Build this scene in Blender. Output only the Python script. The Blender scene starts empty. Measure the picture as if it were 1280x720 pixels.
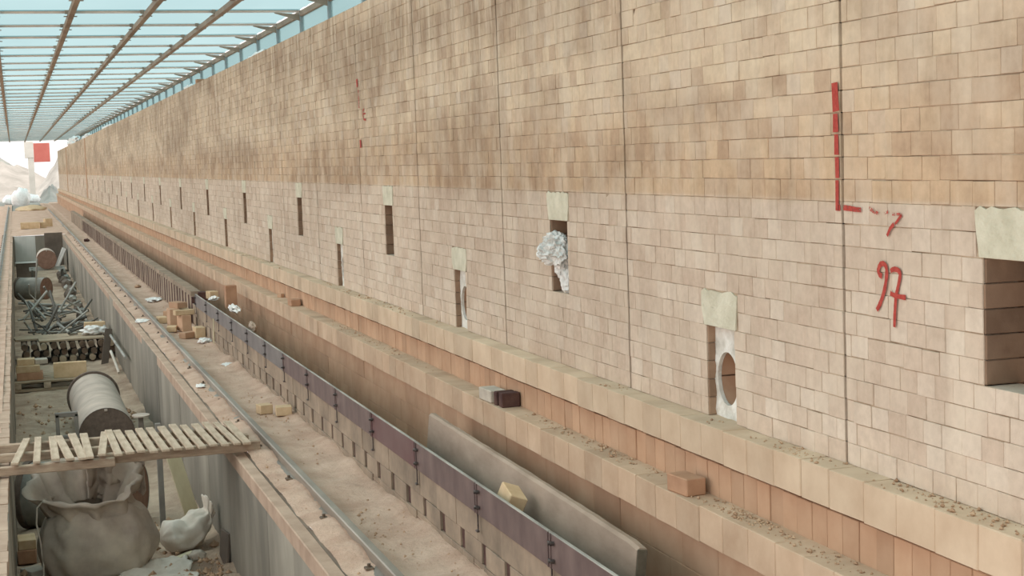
import bpy, bmesh, math, random
import numpy as np
from mathutils import Vector, Matrix, Euler, noise

random.seed(7)
RNG = np.random.default_rng(7)
SC = bpy.context.scene
COL = SC.collection
PI = math.pi

# ------------------------------------------------------------------ camera, sky, exposure
F_PX = 1934.19
YAW, PITCH, ROLL = 0.308120136, 0.0852275572, -0.0335593338
cy, sy, cp, sp = math.cos(YAW), math.sin(YAW), math.cos(PITCH), math.sin(PITCH)
fwd = Vector((sy * cp, cy * cp, -sp))
rgt = Vector((cy, -sy, 0))
upv = rgt.cross(fwd)
cr, sr = math.cos(ROLL), math.sin(ROLL)
rgt, upv = cr * rgt + sr * upv, -sr * rgt + cr * upv
cam_data = bpy.data.cameras.new('camera')
cam = bpy.data.objects.new('camera', cam_data)
COL.objects.link(cam)
cam.matrix_world = Matrix((rgt, upv, -fwd)).transposed().to_4x4()
cam_data.sensor_width = 36.0
cam_data.lens = F_PX * 36.0 / 1280.0
cam_data.clip_start, cam_data.clip_end = 0.1, 2000
SC.camera = cam

world = bpy.data.worlds.new('world')
SC.world = world
world.use_nodes = True
wn = world.node_tree.nodes
wl = world.node_tree.links
bg = wn['Background']
# overcast sky: three times brighter overhead than at the horizon
tc = wn.new('ShaderNodeTexCoord')
sepw = wn.new('ShaderNodeSeparateXYZ')
wl.new(tc.outputs['Generated'], sepw.inputs[0])
mxw = wn.new('ShaderNodeMath'); mxw.operation = 'MAXIMUM'; mxw.inputs[1].default_value = 0.0
wl.new(sepw.outputs['Z'], mxw.inputs[0])
mad = wn.new('ShaderNodeMath'); mad.operation = 'MULTIPLY_ADD'
mad.inputs[1].default_value = 2.0; mad.inputs[2].default_value = 1.0
wl.new(mxw.outputs[0], mad.inputs[0])
bg.inputs['Color'].default_value = (1.0, 0.955, 0.93, 1)
wl.new(mad.outputs[0], bg.inputs['Strength'])

SC.view_settings.view_transform = 'Standard'
SC.view_settings.look = 'None'
SC.view_settings.gamma = 1.0
SC.view_settings.use_curve_mapping = False
SC.view_settings.exposure = 0.38
SC.cycles.max_bounces = 8
SC.cycles.transparent_max_bounces = 16


# ------------------------------------------------------------------ materials
def lin(r, g, b, sat=0.80):
    m = 0.3 * r + 0.55 * g + 0.15 * b
    r, g, b = (m + (c - m) * sat for c in (r, g, b))

    def f(c):
        c /= 255.0
        return c / 12.92 if c <= 0.04045 else ((c + 0.055) / 1.055) ** 2.4
    return (f(r), f(g), f(b), 1.0)


class NT:
    def __init__(s, name):
        s.m = bpy.data.materials.new(name)
        s.m.use_nodes = True
        s.t = s.m.node_tree
        s.n, s.l = s.t.nodes, s.t.links
        s.b = s.n['Principled BSDF']

    def add(s, kind, **kw):
        nd = s.n.new(kind)
        for k, v in kw.items():
            setattr(nd, k, v)
        return nd

    def link(s, a, b):
        s.l.new(a, b)

    def noise(s, vec, scale, detail=4, rough=0.55):
        nd = s.add('ShaderNodeTexNoise')
        nd.inputs['Scale'].default_value = scale
        nd.inputs['Detail'].default_value = detail
        nd.inputs['Roughness'].default_value = rough
        s.link(vec, nd.inputs['Vector'])
        return nd.outputs['Fac']

    def ramp(s, fac, stops):
        nd = s.add('ShaderNodeValToRGB')
        e = nd.color_ramp.elements
        while len(e) < len(stops):
            e.new(0.5)
        for i, (p, c) in enumerate(stops):
            e[i].position = p
            e[i].color = c if len(c) == 4 else (*c, 1)
        s.link(fac, nd.inputs['Fac'])
        return nd.outputs['Color']

    def mix(s, fac, a, b, mode='MIX'):
        nd = s.add('ShaderNodeMix', data_type='RGBA', blend_type=mode)
        for i, v in ((0, fac), (6, a), (7, b)):
            if isinstance(v, (int, float)):
                nd.inputs[i].default_value = v
            elif isinstance(v, tuple):
                nd.inputs[i].default_value = v
            else:
                s.link(v, nd.inputs[i])
        return nd.outputs[2]

    def math(s, op, a, b=0.0):
        nd = s.add('ShaderNodeMath', operation=op)
        for i, v in ((0, a), (1, b)):
            if isinstance(v, (int, float)):
                nd.inputs[i].default_value = v
            else:
                s.link(v, nd.inputs[i])
        return nd.outputs[0]

    def mapped(s, vec, scale):
        nd = s.add('ShaderNodeMapping')
        nd.inputs['Scale'].default_value = scale
        s.link(vec, nd.inputs['Vector'])
        return nd.outputs[0]

    def pos(s):
        return s.add('ShaderNodeNewGeometry').outputs['Position']

    def obj(s):
        return s.add('ShaderNodeTexCoord').outputs['Object']

    def tint(s):
        return s.add('ShaderNodeAttribute', attribute_name='tint').outputs['Fac']

    def bump(s, fac, strength, dist=0.01):
        nd = s.add('ShaderNodeBump')
        nd.inputs['Strength'].default_value = strength
        nd.inputs['Distance'].default_value = dist
        s.link(fac, nd.inputs['Height'])
        s.link(nd.outputs[0], s.b.inputs['Normal'])

    def done(s, col, rough=0.9, metal=0.0, spec=0.25):
        if isinstance(col, tuple):
            s.b.inputs['Base Color'].default_value = col
        else:
            s.link(col, s.b.inputs['Base Color'])
        s.b.inputs['Roughness'].default_value = rough
        s.b.inputs['Metallic'].default_value = metal
        s.b.inputs['Specular IOR Level'].default_value = spec
        return s.m


def plain(name, c1, c2, scale=6.0, rough=0.9, metal=0.0, bump=0.3, stretch=(1, 1, 1), world_pos=False, dist=0.004, spec=0.25, use_tint=0.0):
    t = NT(name)
    v = t.mapped(t.pos() if world_pos else t.obj(), stretch)
    n = t.noise(v, scale, 5, 0.6)
    c = t.ramp(n, [(0.32, c1), (0.68, c2)])
    if use_tint:
        k = t.ramp(t.tint(), [(0.0, (1 - use_tint,) * 3), (1.0, (1.0,) * 3)])
        c = t.mix(1.0, c, k, 'MULTIPLY')
    if bump:
        t.bump(t.noise(v, scale * 5, 4, 0.65), bump, dist)
    return t.done(c, rough, metal, spec)


def brick_wall_mat():
    """Fired insulating brick: creamy tan above, greyer and pinker low courses, rain streaks and darker patches."""
    t = NT('wall_brick')
    p = t.pos()
    sep = t.add('ShaderNodeSeparateXYZ')
    t.link(p, sep.inputs[0])
    z = sep.outputs['Z']
    tn = t.tint()
    upper = t.ramp(tn, [(0.0, lin(203, 175, 146)), (0.35, lin(216, 190, 160)), (0.7, lin(224, 200, 167)), (1.0, lin(217, 197, 173))])
    lower = t.ramp(tn, [(0.0, lin(209, 183, 160)), (0.5, lin(218, 194, 171)), (1.0, lin(224, 204, 183))])
    fz = t.ramp(t.math('MULTIPLY_ADD', z, 1.0), [(0.0, (0, 0, 0)), (1.0, (1, 1, 1))])
    mr = t.add('ShaderNodeMapRange')
    mr.inputs['From Min'].default_value = -0.20
    mr.inputs['From Max'].default_value = -0.165
    t.link(z, mr.inputs['Value'])
    c = t.mix(mr.outputs[0], lower, upper)
    # the band of courses over the ports is a browner batch
    bnd = t.ramp(t.math('MULTIPLY', t.math('ADD', z, 0.5), 0.5),
                 [(0.0, (0, 0, 0)), (0.157, (0, 0, 0)), (0.165, (.55, .55, .55)), (0.30, (.35, .35, .35)), (0.40, (0, 0, 0))])
    c = t.mix(bnd, c, t.mix(1.0, c, lin(236, 205, 176), 'MULTIPLY'))
    # broad darker patches lying along the courses, with vertical runs
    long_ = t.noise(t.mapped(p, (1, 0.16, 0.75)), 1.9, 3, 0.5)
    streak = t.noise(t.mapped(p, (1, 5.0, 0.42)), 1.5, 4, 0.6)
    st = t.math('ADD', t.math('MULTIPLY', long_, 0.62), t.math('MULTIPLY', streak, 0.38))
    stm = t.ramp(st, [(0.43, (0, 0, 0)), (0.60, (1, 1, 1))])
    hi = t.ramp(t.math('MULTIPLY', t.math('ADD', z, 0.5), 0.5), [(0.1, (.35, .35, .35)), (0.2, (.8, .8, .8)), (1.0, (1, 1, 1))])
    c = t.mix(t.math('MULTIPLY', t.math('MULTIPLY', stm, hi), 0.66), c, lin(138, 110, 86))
    # darker blotches, stretched a little along the courses
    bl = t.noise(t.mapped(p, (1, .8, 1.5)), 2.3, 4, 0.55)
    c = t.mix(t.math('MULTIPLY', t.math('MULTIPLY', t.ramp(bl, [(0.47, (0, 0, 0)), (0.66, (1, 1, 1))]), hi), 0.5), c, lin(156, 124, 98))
    # lime runs from the top of the wall
    run = t.noise(t.mapped(p, (1, 9.0, 0.5)), 1.4, 3, 0.5)
    rm = t.ramp(run, [(0.54, (0, 0, 0)), (0.66, (1, 1, 1))])
    top = t.ramp(t.math('MULTIPLY', z, 0.8), [(0.1, (.10, .10, .10)), (1.0, (.7, .7, .7))])
    c = t.mix(t.math('MULTIPLY', rm, top), c, lin(232, 218, 192))
    g = t.noise(p, 26.0, 5, 0.65)
    c = t.mix(0.30, c, t.ramp(g, [(0.3, lin(196, 180, 164)), (0.62, lin(255, 250, 244))]), 'MULTIPLY')
    # dust smears that hide the joints from brick to brick
    sm = t.noise(t.mapped(p, (1, 1.3, 1.0)), 3.2, 4, 0.6)
    c = t.mix(t.math('MULTIPLY', t.ramp(sm, [(0.45, (0, 0, 0)), (0.7, (1, 1, 1))]), 0.45), c, lin(222, 203, 178))
    t.bump(t.noise(p, 90.0, 4, 0.7), 0.35, 0.003)
    return t.done(c, 0.93, 0, 0.15)


M = {}
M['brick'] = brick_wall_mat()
M['mortar'] = plain('mortar', lin(120, 92, 66), lin(208, 184, 154), 4.5, world_pos=True, stretch=(1, 1.0, 2.5))
M['joint'] = plain('expansion_joint', lin(112, 84, 62), lin(142, 112, 86), 5, world_pos=True)
M['ledge'] = plain('ledge_brick', lin(208, 174, 140), lin(226, 196, 162), 5, world_pos=True, use_tint=0.24)
M['ledge2'] = plain('lower_ledge_brick', lin(200, 162, 128), lin(218, 184, 150), 5, world_pos=True, use_tint=0.2)
M['tan'] = plain('tan_brick', lin(192, 144, 108), lin(208, 164, 128), 4, world_pos=True, use_tint=0.2)
M['loose'] = plain('loose_brick', lin(206, 168, 122), lin(226, 192, 148), 8, use_tint=0.15)
M['loose_orange'] = plain('orange_brick', lin(176, 124, 90), lin(196, 146, 110), 8)
M['grey_brick'] = plain('grey_brick', lin(176, 160, 144), lin(206, 192, 172), 8)
M['burnt'] = plain('burnt_brick', lin(74, 44, 42), lin(104, 72, 62), 12)
M['seal'] = plain('seal_brick', lin(142, 122, 102), lin(178, 152, 126), 5, world_pos=True, use_tint=0.22)
M['jamb'] = plain('jamb_brick', lin(150, 114, 88), lin(178, 142, 112), 7, world_pos=True, use_tint=0.3)  # base colour darkened to stand in for shade on the niche jambs
M['lintel'] = plain('lintel_plaster', lin(196, 188, 160), lin(222, 214, 188), 10, bump=0.9, dist=0.008)
M['port'] = plain('port_plaster', lin(206, 200, 186), lin(246, 243, 234), 14, bump=0.9, dist=0.008)
M['steel'] = plain('primed_steel', lin(92, 70, 68), lin(122, 98, 92), 3, rough=0.55, bump=0.1, stretch=(1, 2, 1), spec=0.4)
M['steel_red'] = plain('red_primed_steel', lin(104, 60, 60), lin(118, 90, 86), 2.2, rough=0.55, bump=0.1, spec=0.4)
M['steel_grey'] = plain('grey_steel', lin(98, 90, 90), lin(128, 120, 116), 3, rough=0.55, bump=0.1, spec=0.4)
M['bolt'] = plain('bolt_steel', lin(70, 60, 58), lin(110, 98, 92), 30, rough=0.5, metal=0.5)
M['rail'] = plain('rail_steel', lin(112, 100, 88), lin(160, 148, 132), 5, rough=0.5, metal=0.35, spec=0.5, stretch=(1, .2, 1), world_pos=True)
M['rust'] = plain('rusty_steel', lin(82, 64, 50), lin(140, 116, 94), 12, rough=0.7, metal=0.2)
M['beam'] = plain('beam_steel', lin(128, 112, 96), lin(166, 150, 130), 3, rough=0.7, world_pos=True, stretch=(1, .5, 1))
M['purlin'] = plain('purlin_steel', lin(206, 204, 198), lin(232, 230, 224), 2, rough=0.6, world_pos=True)
M['concrete'] = plain('pit_concrete', lin(132, 124, 110), lin(178, 168, 150), 1.3, world_pos=True, stretch=(1, 1.2, 0.5), use_tint=0.30, bump=0.08)
M['kerb'] = plain('dusty_kerb', lin(170, 138, 114), lin(196, 164, 138), 5, world_pos=True)
M['soil'] = plain('brick_dust_soil', lin(184, 144, 118), lin(210, 174, 148), 3.2, world_pos=True, bump=0.8, dist=0.02)
M['pit_soil'] = plain('pit_soil', lin(158, 128, 104), lin(196, 168, 140), 3.0, world_pos=True, bump=0.9, dist=0.03)
M['pale_soil'] = plain('pale_sand', lin(130, 126, 116), lin(156, 150, 140), 0.4, world_pos=True)
M['crumb'] = plain('brick_crumbs', lin(160, 116, 84), lin(206, 168, 130), 20)
M['wood'] = plain('pallet_wood', lin(170, 144, 118), lin(206, 182, 154), 6, stretch=(4, 1, 4), bump=0.4)
M['wood_x'] = plain('stringer_wood', lin(150, 122, 98), lin(190, 162, 134), 6, stretch=(1, 5, 5), bump=0.4)
M['board'] = plain('plywood', lin(206, 192, 150), lin(226, 214, 176), 3, stretch=(3, 3, 1))
M['old_board'] = plain('old_timber', lin(150, 128, 102), lin(186, 162, 132), 4, stretch=(1, 5, 5))
M['log'] = plain('dark_timber', lin(84, 66, 52), lin(130, 104, 82), 8)
M['slab'] = plain('weathered_plank', lin(152, 128, 108), lin(186, 160, 138), 3.2, stretch=(1, 0.6, 1.6), bump=0.5)
M['slab_end'] = plain('plank_end', lin(84, 76, 62), lin(116, 104, 86), 12)
M['drum'] = plain('dusty_drum', lin(168, 152, 138), lin(196, 178, 160), 4)
M['drum_end'] = plain('drum_end_plate', lin(96, 80, 70), lin(120, 100, 86), 20, rough=0.8)
M['drum_end2'] = plain('drum_end_brown', lin(128, 92, 74), lin(150, 112, 92), 12, rough=0.8)
M['drum_grey'] = plain('grey_drum', lin(120, 116, 108), lin(156, 150, 138), 5)
M['sack'] = plain('dusty_sack', lin(172, 152, 136), lin(208, 190, 168), 4, bump=0.3, rough=0.7)
M['white_sack'] = plain('white_sack', lin(208, 192, 172), lin(232, 220, 204), 6, rough=0.7)
M['plastic'] = plain('white_plastic', lin(218, 212, 204), lin(244, 240, 234), 14, rough=0.5)
M['wool'] = plain('white_wool', lin(226, 226, 222), lin(246, 246, 244), 8)
M['foil'] = plain('fibre_foil', lin(186, 184, 178), lin(244, 243, 238), 12, rough=0.45, bump=0.6)
M['tube'] = plain('grey_tube', lin(120, 116, 108), lin(188, 184, 172), 2, rough=0.6, metal=0.2)
M['tube_dark'] = plain('dark_tube', lin(74, 70, 64), lin(116, 108, 98), 3, rough=0.6, metal=0.2)
M['panel_pale'] = plain('pale_panel', lin(176, 176, 168), lin(206, 206, 198), 1.2, stretch=(2, 1, .6))
M['panel_dark'] = plain('dark_panel', lin(92, 80, 70), lin(124, 108, 94), 2)
M['column'] = plain('column_concrete', lin(186, 182, 172), lin(206, 202, 192), 1)
M['mound'] = plain('grey_mound', lin(112, 116, 108), lin(136, 138, 128), 0.5)
M['pale_mound'] = plain('pale_mound', lin(132, 130, 122), lin(164, 160, 150), 0.8)
M['red_sheet'] = plain('red_sheet', lin(176, 84, 74), lin(196, 104, 92), 0.5)
M['post'] = plain('post_steel', lin(132, 150, 154), lin(160, 178, 182), 3)
M['grey_post'] = plain('grey_post', lin(118, 112, 104), lin(146, 138, 128), 5)
M['hole'] = plain('flue_brick', lin(186, 142, 110), lin(206, 164, 130), 6, world_pos=True)


def paint_mat():
    t = NT('red_spray_paint')
    p = t.pos()
    n = t.noise(p, 60.0, 4, 0.7)
    c = t.ramp(n, [(0.3, lin(172, 44, 36)), (0.7, lin(206, 74, 60))])
    a = t.ramp(t.math('ADD', t.math('MULTIPLY', n, 0.7), t.math('MULTIPLY', t.tint(), 0.55)), [(0.46, (0, 0, 0)), (0.56, (1, 1, 1))])
    t.link(a, t.b.inputs['Alpha'])
    return t.done(c, 0.7, 0, 0.2)


M['paint'] = paint_mat()


def sheet_mat(name, col, col2):
    """Ribbed translucent plastic sheet: tinted transmission with a Fresnel sheen."""
    t = NT(name)
    tr = t.add('ShaderNodeBsdfTransparent')
    n = t.noise(t.mapped(t.pos(), (1, 0.3, 1)), 0.7, 3)
    k = t.math('ADD', t.math('MULTIPLY', n, 0.5), t.math('MULTIPLY', t.tint(), 0.5))
    c = t.ramp(k, [(0.25, col), (0.75, col2)])
    t.link(c, tr.inputs['Color'])
    df = t.add('ShaderNodeBsdfTranslucent')
    df.inputs['Color'].default_value = (0.55, 0.74, 0.76, 1)
    mx = t.add('ShaderNodeMixShader')
    mx.inputs[0].default_value = 0.22
    t.link(tr.outputs[0], mx.inputs[1])
    t.link(df.outputs[0], mx.inputs[2])
    t.link(mx.outputs[0], t.n['Material Output'].inputs['Surface'])
    t.n.remove(t.b)
    return t.m


M['sheet'] = sheet_mat('roof_sheet', (0.15, 0.25, 0.27, 1), (0.27, 0.38, 0.395, 1))
M['pane'] = sheet_mat('clerestory_pane', (0.42, 0.53, 0.55, 1), (0.54, 0.64, 0.65, 1))


# ------------------------------------------------------------------ mesh helpers
class MB:
    """Collects geometry for one mesh."""
    def __init__(s):
        s.v, s.f, s.t, s.sm = [], [], [], []

    def poly(s, verts, faces, tint=0.5, smooth=False):
        o = len(s.v)
        s.v.extend([tuple(x) for x in verts])
        s.f.extend([tuple(i + o for i in q) for q in faces])
        s.t.extend([tint] * len(verts))
        s.sm.extend([smooth] * len(faces))
        return s

    def box(s, c, d, ch=0.0, tint=0.5, mat=None):
        hx, hy, hz = d[0] / 2, d[1] / 2, d[2] / 2
        if ch <= 0:
            v = [(x, y, z) for x in (-hx, hx) for y in (-hy, hy) for z in (-hz, hz)]
            f = [(0, 1, 3, 2), (4, 6, 7, 5), (0, 4, 5, 1), (2, 3, 7, 6), (0, 2, 6, 4), (1, 5, 7, 3)]
        else:
            v, f = chamfer_box(hx, hy, hz, ch)
        if mat is not None:
            v = [mat @ Vector(p) for p in v]
        return s.poly([(p[0] + c[0], p[1] + c[1], p[2] + c[2]) for p in v], f, tint)

    def tube(s, a, b, r, n=10, r2=None, cap=True, tint=0.5):
        a, b = Vector(a), Vector(b)
        r2 = r if r2 is None else r2
        d = (b - a).normalized()
        u = d.orthogonal().normalized()
        w = d.cross(u)
        vs = []
        for c, rr in ((a, r), (b, r2)):
            for k in range(n):
                th = 2 * PI * k / n
                vs.append(c + rr * (math.cos(th) * u + math.sin(th) * w))
        fs = [(k, (k + 1) % n, n + (k + 1) % n, n + k) for k in range(n)]
        o = len(s.f)
        s.poly(vs, fs, tint, True)
        if cap:
            s.poly(vs[:n], [tuple(reversed(range(n)))], tint)
            s.poly(vs[n:], [tuple(range(n))], tint)
        return s

    def path(s, pts, r, n=8, tint=0.5):
        for a, b in zip(pts[:-1], pts[1:]):
            s.tube(a, b, r, n, tint=tint)
        return s

    def build(s, name, mat, parent=None, loc=None, rot=None):
        me = bpy.data.meshes.new(name)
        me.from_pydata(s.v, [], s.f)
        me.polygons.foreach_set('use_smooth', s.sm)
        at = me.attributes.new('tint', 'FLOAT', 'POINT')
        at.data.foreach_set('value', s.t)
        bm = bmesh.new(); bm.from_mesh(me)
        bmesh.ops.recalc_face_normals(bm, faces=bm.faces)
        bm.to_mesh(me); bm.free()
        me.materials.append(mat)
        return link(name, me, parent, loc, rot)


def link(name, me, parent=None, loc=None, rot=None):
    o = bpy.data.objects.new(name, me)
    COL.objects.link(o)
    if parent is not None:
        o.parent = parent
    if loc is not None:
        o.location = loc
    if rot is not None:
        o.rotation_euler = rot
    return o


def chamfer_box(hx, hy, hz, ch):
    v, idx = [], {}
    for sx in (-1, 1):
        for sy_ in (-1, 1):
            for sz in (-1, 1):
                for ax in range(3):
                    p = [sx * (hx - ch), sy_ * (hy - ch), sz * (hz - ch)]
                    p[ax] = (sx * hx, sy_ * hy, sz * hz)[ax]
                    idx[(sx, sy_, sz, ax)] = len(v)
                    v.append(tuple(p))
    f = []
    for ax in range(3):
        a, b = [k for k in range(3) if k != ax]
        for s_ in (-1, 1):
            q = []
            for i, j in ((-1, -1), (1, -1), (1, 1), (-1, 1)):
                k = [0, 0, 0]; k[ax] = s_; k[a] = i; k[b] = j
                q.append(idx[(*k, ax)])
            f.append(tuple(q))
    for ax in range(3):           # edges run along ax
        a, b = [k for k in range(3) if k != ax]
        for i in (-1, 1):
            for j in (-1, 1):
                k0 = [0, 0, 0]; k0[a] = i; k0[b] = j
                k1 = list(k0); k0[ax] = -1; k1[ax] = 1
                f.append((idx[(*k0, a)], idx[(*k1, a)], idx[(*k1, b)], idx[(*k0, b)]))
    for sx in (-1, 1):
        for sy_ in (-1, 1):
            for sz in (-1, 1):
                f.append(tuple(idx[(sx, sy_, sz, ax)] for ax in range(3)))
    return v, f


def empty(name, loc=(0, 0, 0), rz=0.0):
    o = bpy.data.objects.new(name, None)
    COL.objects.link(o)
    o.location = loc
    o.rotation_euler = (0, 0, rz)
    o.empty_display_size = 0.1
    return o


def tag(o, label=None, cat=None, group=None, kind=None):
    if label: o['label'] = label
    if cat: o['category'] = cat
    if group: o['group'] = group
    if kind: o['kind'] = kind
    return o


def copy_tree(o, parent=None):
    c = o.copy()
    COL.objects.link(c)
    if parent is not None:
        c.parent = parent
    for ch in list(o.children):
        copy_tree(ch, c)
    return c


VARIANTS = {}


def brick_mesh(kind, mat, n=12):
    """n chamfered unit bricks with different tints, shared by all single bricks of that kind."""
    key = (kind, mat.name)
    if key not in VARIANTS:
        L = []
        for i in range(n):
            me = bpy.data.meshes.new(kind)
            v, f = chamfer_box(0.5, 0.5, 0.5, 0.016)
            me.from_pydata(v, [], f)
            at = me.attributes.new('tint', 'FLOAT', 'POINT')
            at.data.foreach_set('value', [i / (n - 1)] * len(v))
            bm = bmesh.new(); bm.from_mesh(me)
            bmesh.ops.recalc_face_normals(bm, faces=bm.faces)
            bm.to_mesh(me); bm.free()
            me.materials.append(mat)
            L.append(me)
        VARIANTS[key] = L
    return VARIANTS[key]


def piece(name, mat, parent, b):
    """One brick as an object of its own; b = cx, cy, cz, sx, sy, sz, tint."""
    L = brick_mesh(name, mat)
    o = link(name, L[int(round(b[6] * (len(L) - 1)))], parent, (b[0], b[1], b[2]))
    o.scale = (b[3], b[4], b[5])
    o.rotation_euler = (random.gauss(0, .004), random.gauss(0, .006), random.gauss(0, .006))
    return o


def joined(name, mat, parent, B, ch=0.003):
    """Many bricks as one mesh (chamfered towards the track), for those past the single ones."""
    B = np.array(B, float)
    n = len(B)
    h = B[:, 3:6] / 2
    c = B[:, :3]
    # back ring 4, front ring 4 (at the edge), face 4 (inset, proud)
    pts = []
    for (i, j) in ((-1, -1), (1, -1), (1, 1), (-1, 1)):
        pts.append(np.stack([c[:, 0] + h[:, 0], c[:, 1] + i * h[:, 1], c[:, 2] + j * h[:, 2]], 1))
    for (i, j) in ((-1, -1), (1, -1), (1, 1), (-1, 1)):
        pts.append(np.stack([c[:, 0] - h[:, 0] + ch, c[:, 1] + i * h[:, 1], c[:, 2] + j * h[:, 2]], 1))
    for (i, j) in ((-1, -1), (1, -1), (1, 1), (-1, 1)):
        pts.append(np.stack([c[:, 0] - h[:, 0] + RNG.normal(0, .0008, n), c[:, 1] + i * (h[:, 1] - ch), c[:, 2] + j * (h[:, 2] - ch)], 1))
    V = np.stack(pts, 1).reshape(-1, 3)
    q = []
    for a, b_ in ((0, 4), (4, 8)):
        for k in range(4):
            k2 = (k + 1) % 4
            q.append((a + k, b_ + k, b_ + k2, a + k2))
    q.append((11, 10, 9, 8))
    q = np.array(q)
    Fc = (q[None] + (np.arange(n) * 12)[:, None, None]).reshape(-1, 4)
    me = bpy.data.meshes.new(name)
    me.vertices.add(len(V)); me.vertices.foreach_set('co', V.ravel())
    me.loops.add(Fc.size); me.loops.foreach_set('vertex_index', Fc.ravel().astype(np.int32))
    me.polygons.add(len(Fc))
    me.polygons.foreach_set('loop_start', (np.arange(len(Fc)) * 4).astype(np.int32))
    me.update(calc_edges=True)
    me.polygons.foreach_set('use_smooth', np.zeros(len(Fc), dtype=bool))
    at = me.attributes.new('tint', 'FLOAT', 'POINT')
    at.data.foreach_set('value', np.repeat(B[:, 6], 12))
    me.validate()
    me.materials.append(mat)
    return tag(link(name, me, parent), kind='stuff')


CAMP = (rgt, upv, fwd)


def shown(b):
    """Rough picture area of a piece facing the track, 0 when outside the frame."""
    p = Vector(b[:3])
    d = p.dot(fwd)
    if d < 1: return 0
    x, y = p.dot(rgt) / d * F_PX, p.dot(upv) / d * F_PX
    if abs(x) > 655 or abs(y) > 372: return 0
    return 1.0 / d ** 3


def lay(name, mat, parent, B, limit, stuff_name, ch=0.003):
    order = sorted(range(len(B)), key=lambda i: -shown(B[i]))
    single = set(i for i in order[:limit] if shown(B[i]) > 0)
    for i in sorted(single):
        piece(name, mat, parent, B[i])
    rest = [B[i] for i in range(len(B)) if i not in single]
    if rest:
        joined(stuff_name, mat, parent, rest, ch)


def grid(name, x0, x1, nx, ylist, zfun, mat, parent=None):
    V, Fc = [], []
    xs = np.linspace(x0, x1, nx)
    for y in ylist:
        for x in xs:
            V.append((x, y, zfun(x, y)))
    for j in range(len(ylist) - 1):
        for i in range(nx - 1):
            a = j * nx + i
            Fc.append((a, a + 1, a + nx + 1, a + nx))
    me = bpy.data.meshes.new(name)
    me.from_pydata(V, [], Fc)
    me.polygons.foreach_set('use_smooth', [True] * len(Fc))
    me.materials.append(mat)
    return link(name, me, parent)


def fb(x, y, s, seed=0.0):
    return noise.fractal(Vector((x * s, y * s, seed)), 1.0, 2.0, 4)


# ------------------------------------------------------------------ the right-hand kiln wall
XW = 2.54
Z0, COURSE, NCOURSE = -1.04, 0.0714, 31
ZTOP = Z0 + COURSE * NCOURSE
Y_END = 96.0
joints = [2.60, 4.435, 6.30, 8.11, 9.95, 11.74]
while joints[-1] < Y_END:
    joints.append(joints[-1] + 1.8215)
joints = [j for j in joints if j < Y_END] + [Y_END]
joints = [0.78] + joints
niches = []                                  # (y centre, row0) : rows 0-4 low, 5-9 high
yc, hi = 1.73, False
k = 0
while yc < 92:
    niches.append((yc, 5 if k % 2 else 0))
    k += 1
    yc = 1.73 + 1.8215 * k
NW = 0.125
PAT = {}
for (yc, r0) in niches:
    PAT[round(yc, 3)] = r0


def in_niche(y0, y1, r):
    for (yc, r0) in niches:
        if y1 > yc - NW and y0 < yc + NW and r0 <= r < r0 + 5:
            return yc
    return None


def in_patch(y0, y1, r):
    for (yc, r0) in niches:
        if y1 > yc - .155 and y0 < yc + .155 and r0 + 5 <= r < r0 + 7:
            return yc
    return None


wall = tag(empty('wall_right'), 'long tan brick kiln wall with ports and expansion joints', 'wall', kind='structure')
B = []
for pi in range(len(joints) - 1):
    a, b = joints[pi] + 0.0085, joints[pi + 1] - 0.0085
    if a > 40:
        bw = 0.30
    elif a > 26:
        bw = 0.202
    else:
        bw = 0.1015
    for r in range(NCOURSE):
        z = Z0 + COURSE * (r + .5)
        y = a
        first = (r % 2) * 0.5 * bw + random.uniform(-.012, .012)
        widths = [max(.03, first)] if r % 2 else []
        while y < b - 0.002:
            w = widths.pop(0) if widths else bw * (1 + random.gauss(0, .05)) * (2 if random.random() < .06 else 1)
            y2 = min(b, y + w)
            if b - y2 < 0.03: y2 = b
            # cut at niches and lintel patches
            segs = [(y, y2)]
            for (yc, r0) in niches:
                if abs(yc - y) > 1.2: continue
                hw = NW if r0 <= r < r0 + 5 else (.155 if r0 + 5 <= r < r0 + 7 else 0)
                if not hw: continue
                out = []
                for s0, s1 in segs:
                    if s1 <= yc - hw or s0 >= yc + hw:
                        out.append((s0, s1)); continue
                    if s0 < yc - hw: out.append((s0, yc - hw))
                    if s1 > yc + hw: out.append((yc + hw, s1))
                segs = out
            for s0, s1 in segs:
                if s1 - s0 < .012: continue
                g = random.choice((.0012, .0016, .0022, .0035))
                dx = max(-.0022, min(.0010, random.gauss(0, .0011)))
                tint = min(1, max(0, random.gauss(.5, .30)))
                B.append((XW + .06 + dx, (s0 + s1) / 2, z + random.gauss(0, .0006), .12, s1 - s0 - g, COURSE - g, tint))
            y = y2
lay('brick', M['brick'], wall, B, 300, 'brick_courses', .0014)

# mortar bed just behind the brick faces, with the niches and expansion joints left open
ys = sorted(set([round(v, 4) for (yc, _) in niches for v in (yc - NW, yc + NW)] + [round(v, 4) for j in joints for v in (j - .0085, j + .0085)]))
rows = [Z0, Z0 + 5 * COURSE, Z0 + 10 * COURSE, ZTOP]
mb = MB()
for y0, y1 in zip(ys[:-1], ys[1:]):
    mid = (y0 + y1) / 2
    if any(abs(mid - j) < .0085 for j in joints): continue
    for ri in range(3):
        if ri < 2 and any(abs(mid - yc) < NW and r0 == ri * 5 for (yc, r0) in niches): continue
        x = XW + .0030
        mb.poly([(x, y0, rows[ri]), (x, y1, rows[ri]), (x, y1, rows[ri + 1]), (x, y0, rows[ri + 1])], [(0, 1, 2, 3)])
mb.build('mortar_bed', M['mortar'], wall)
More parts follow.
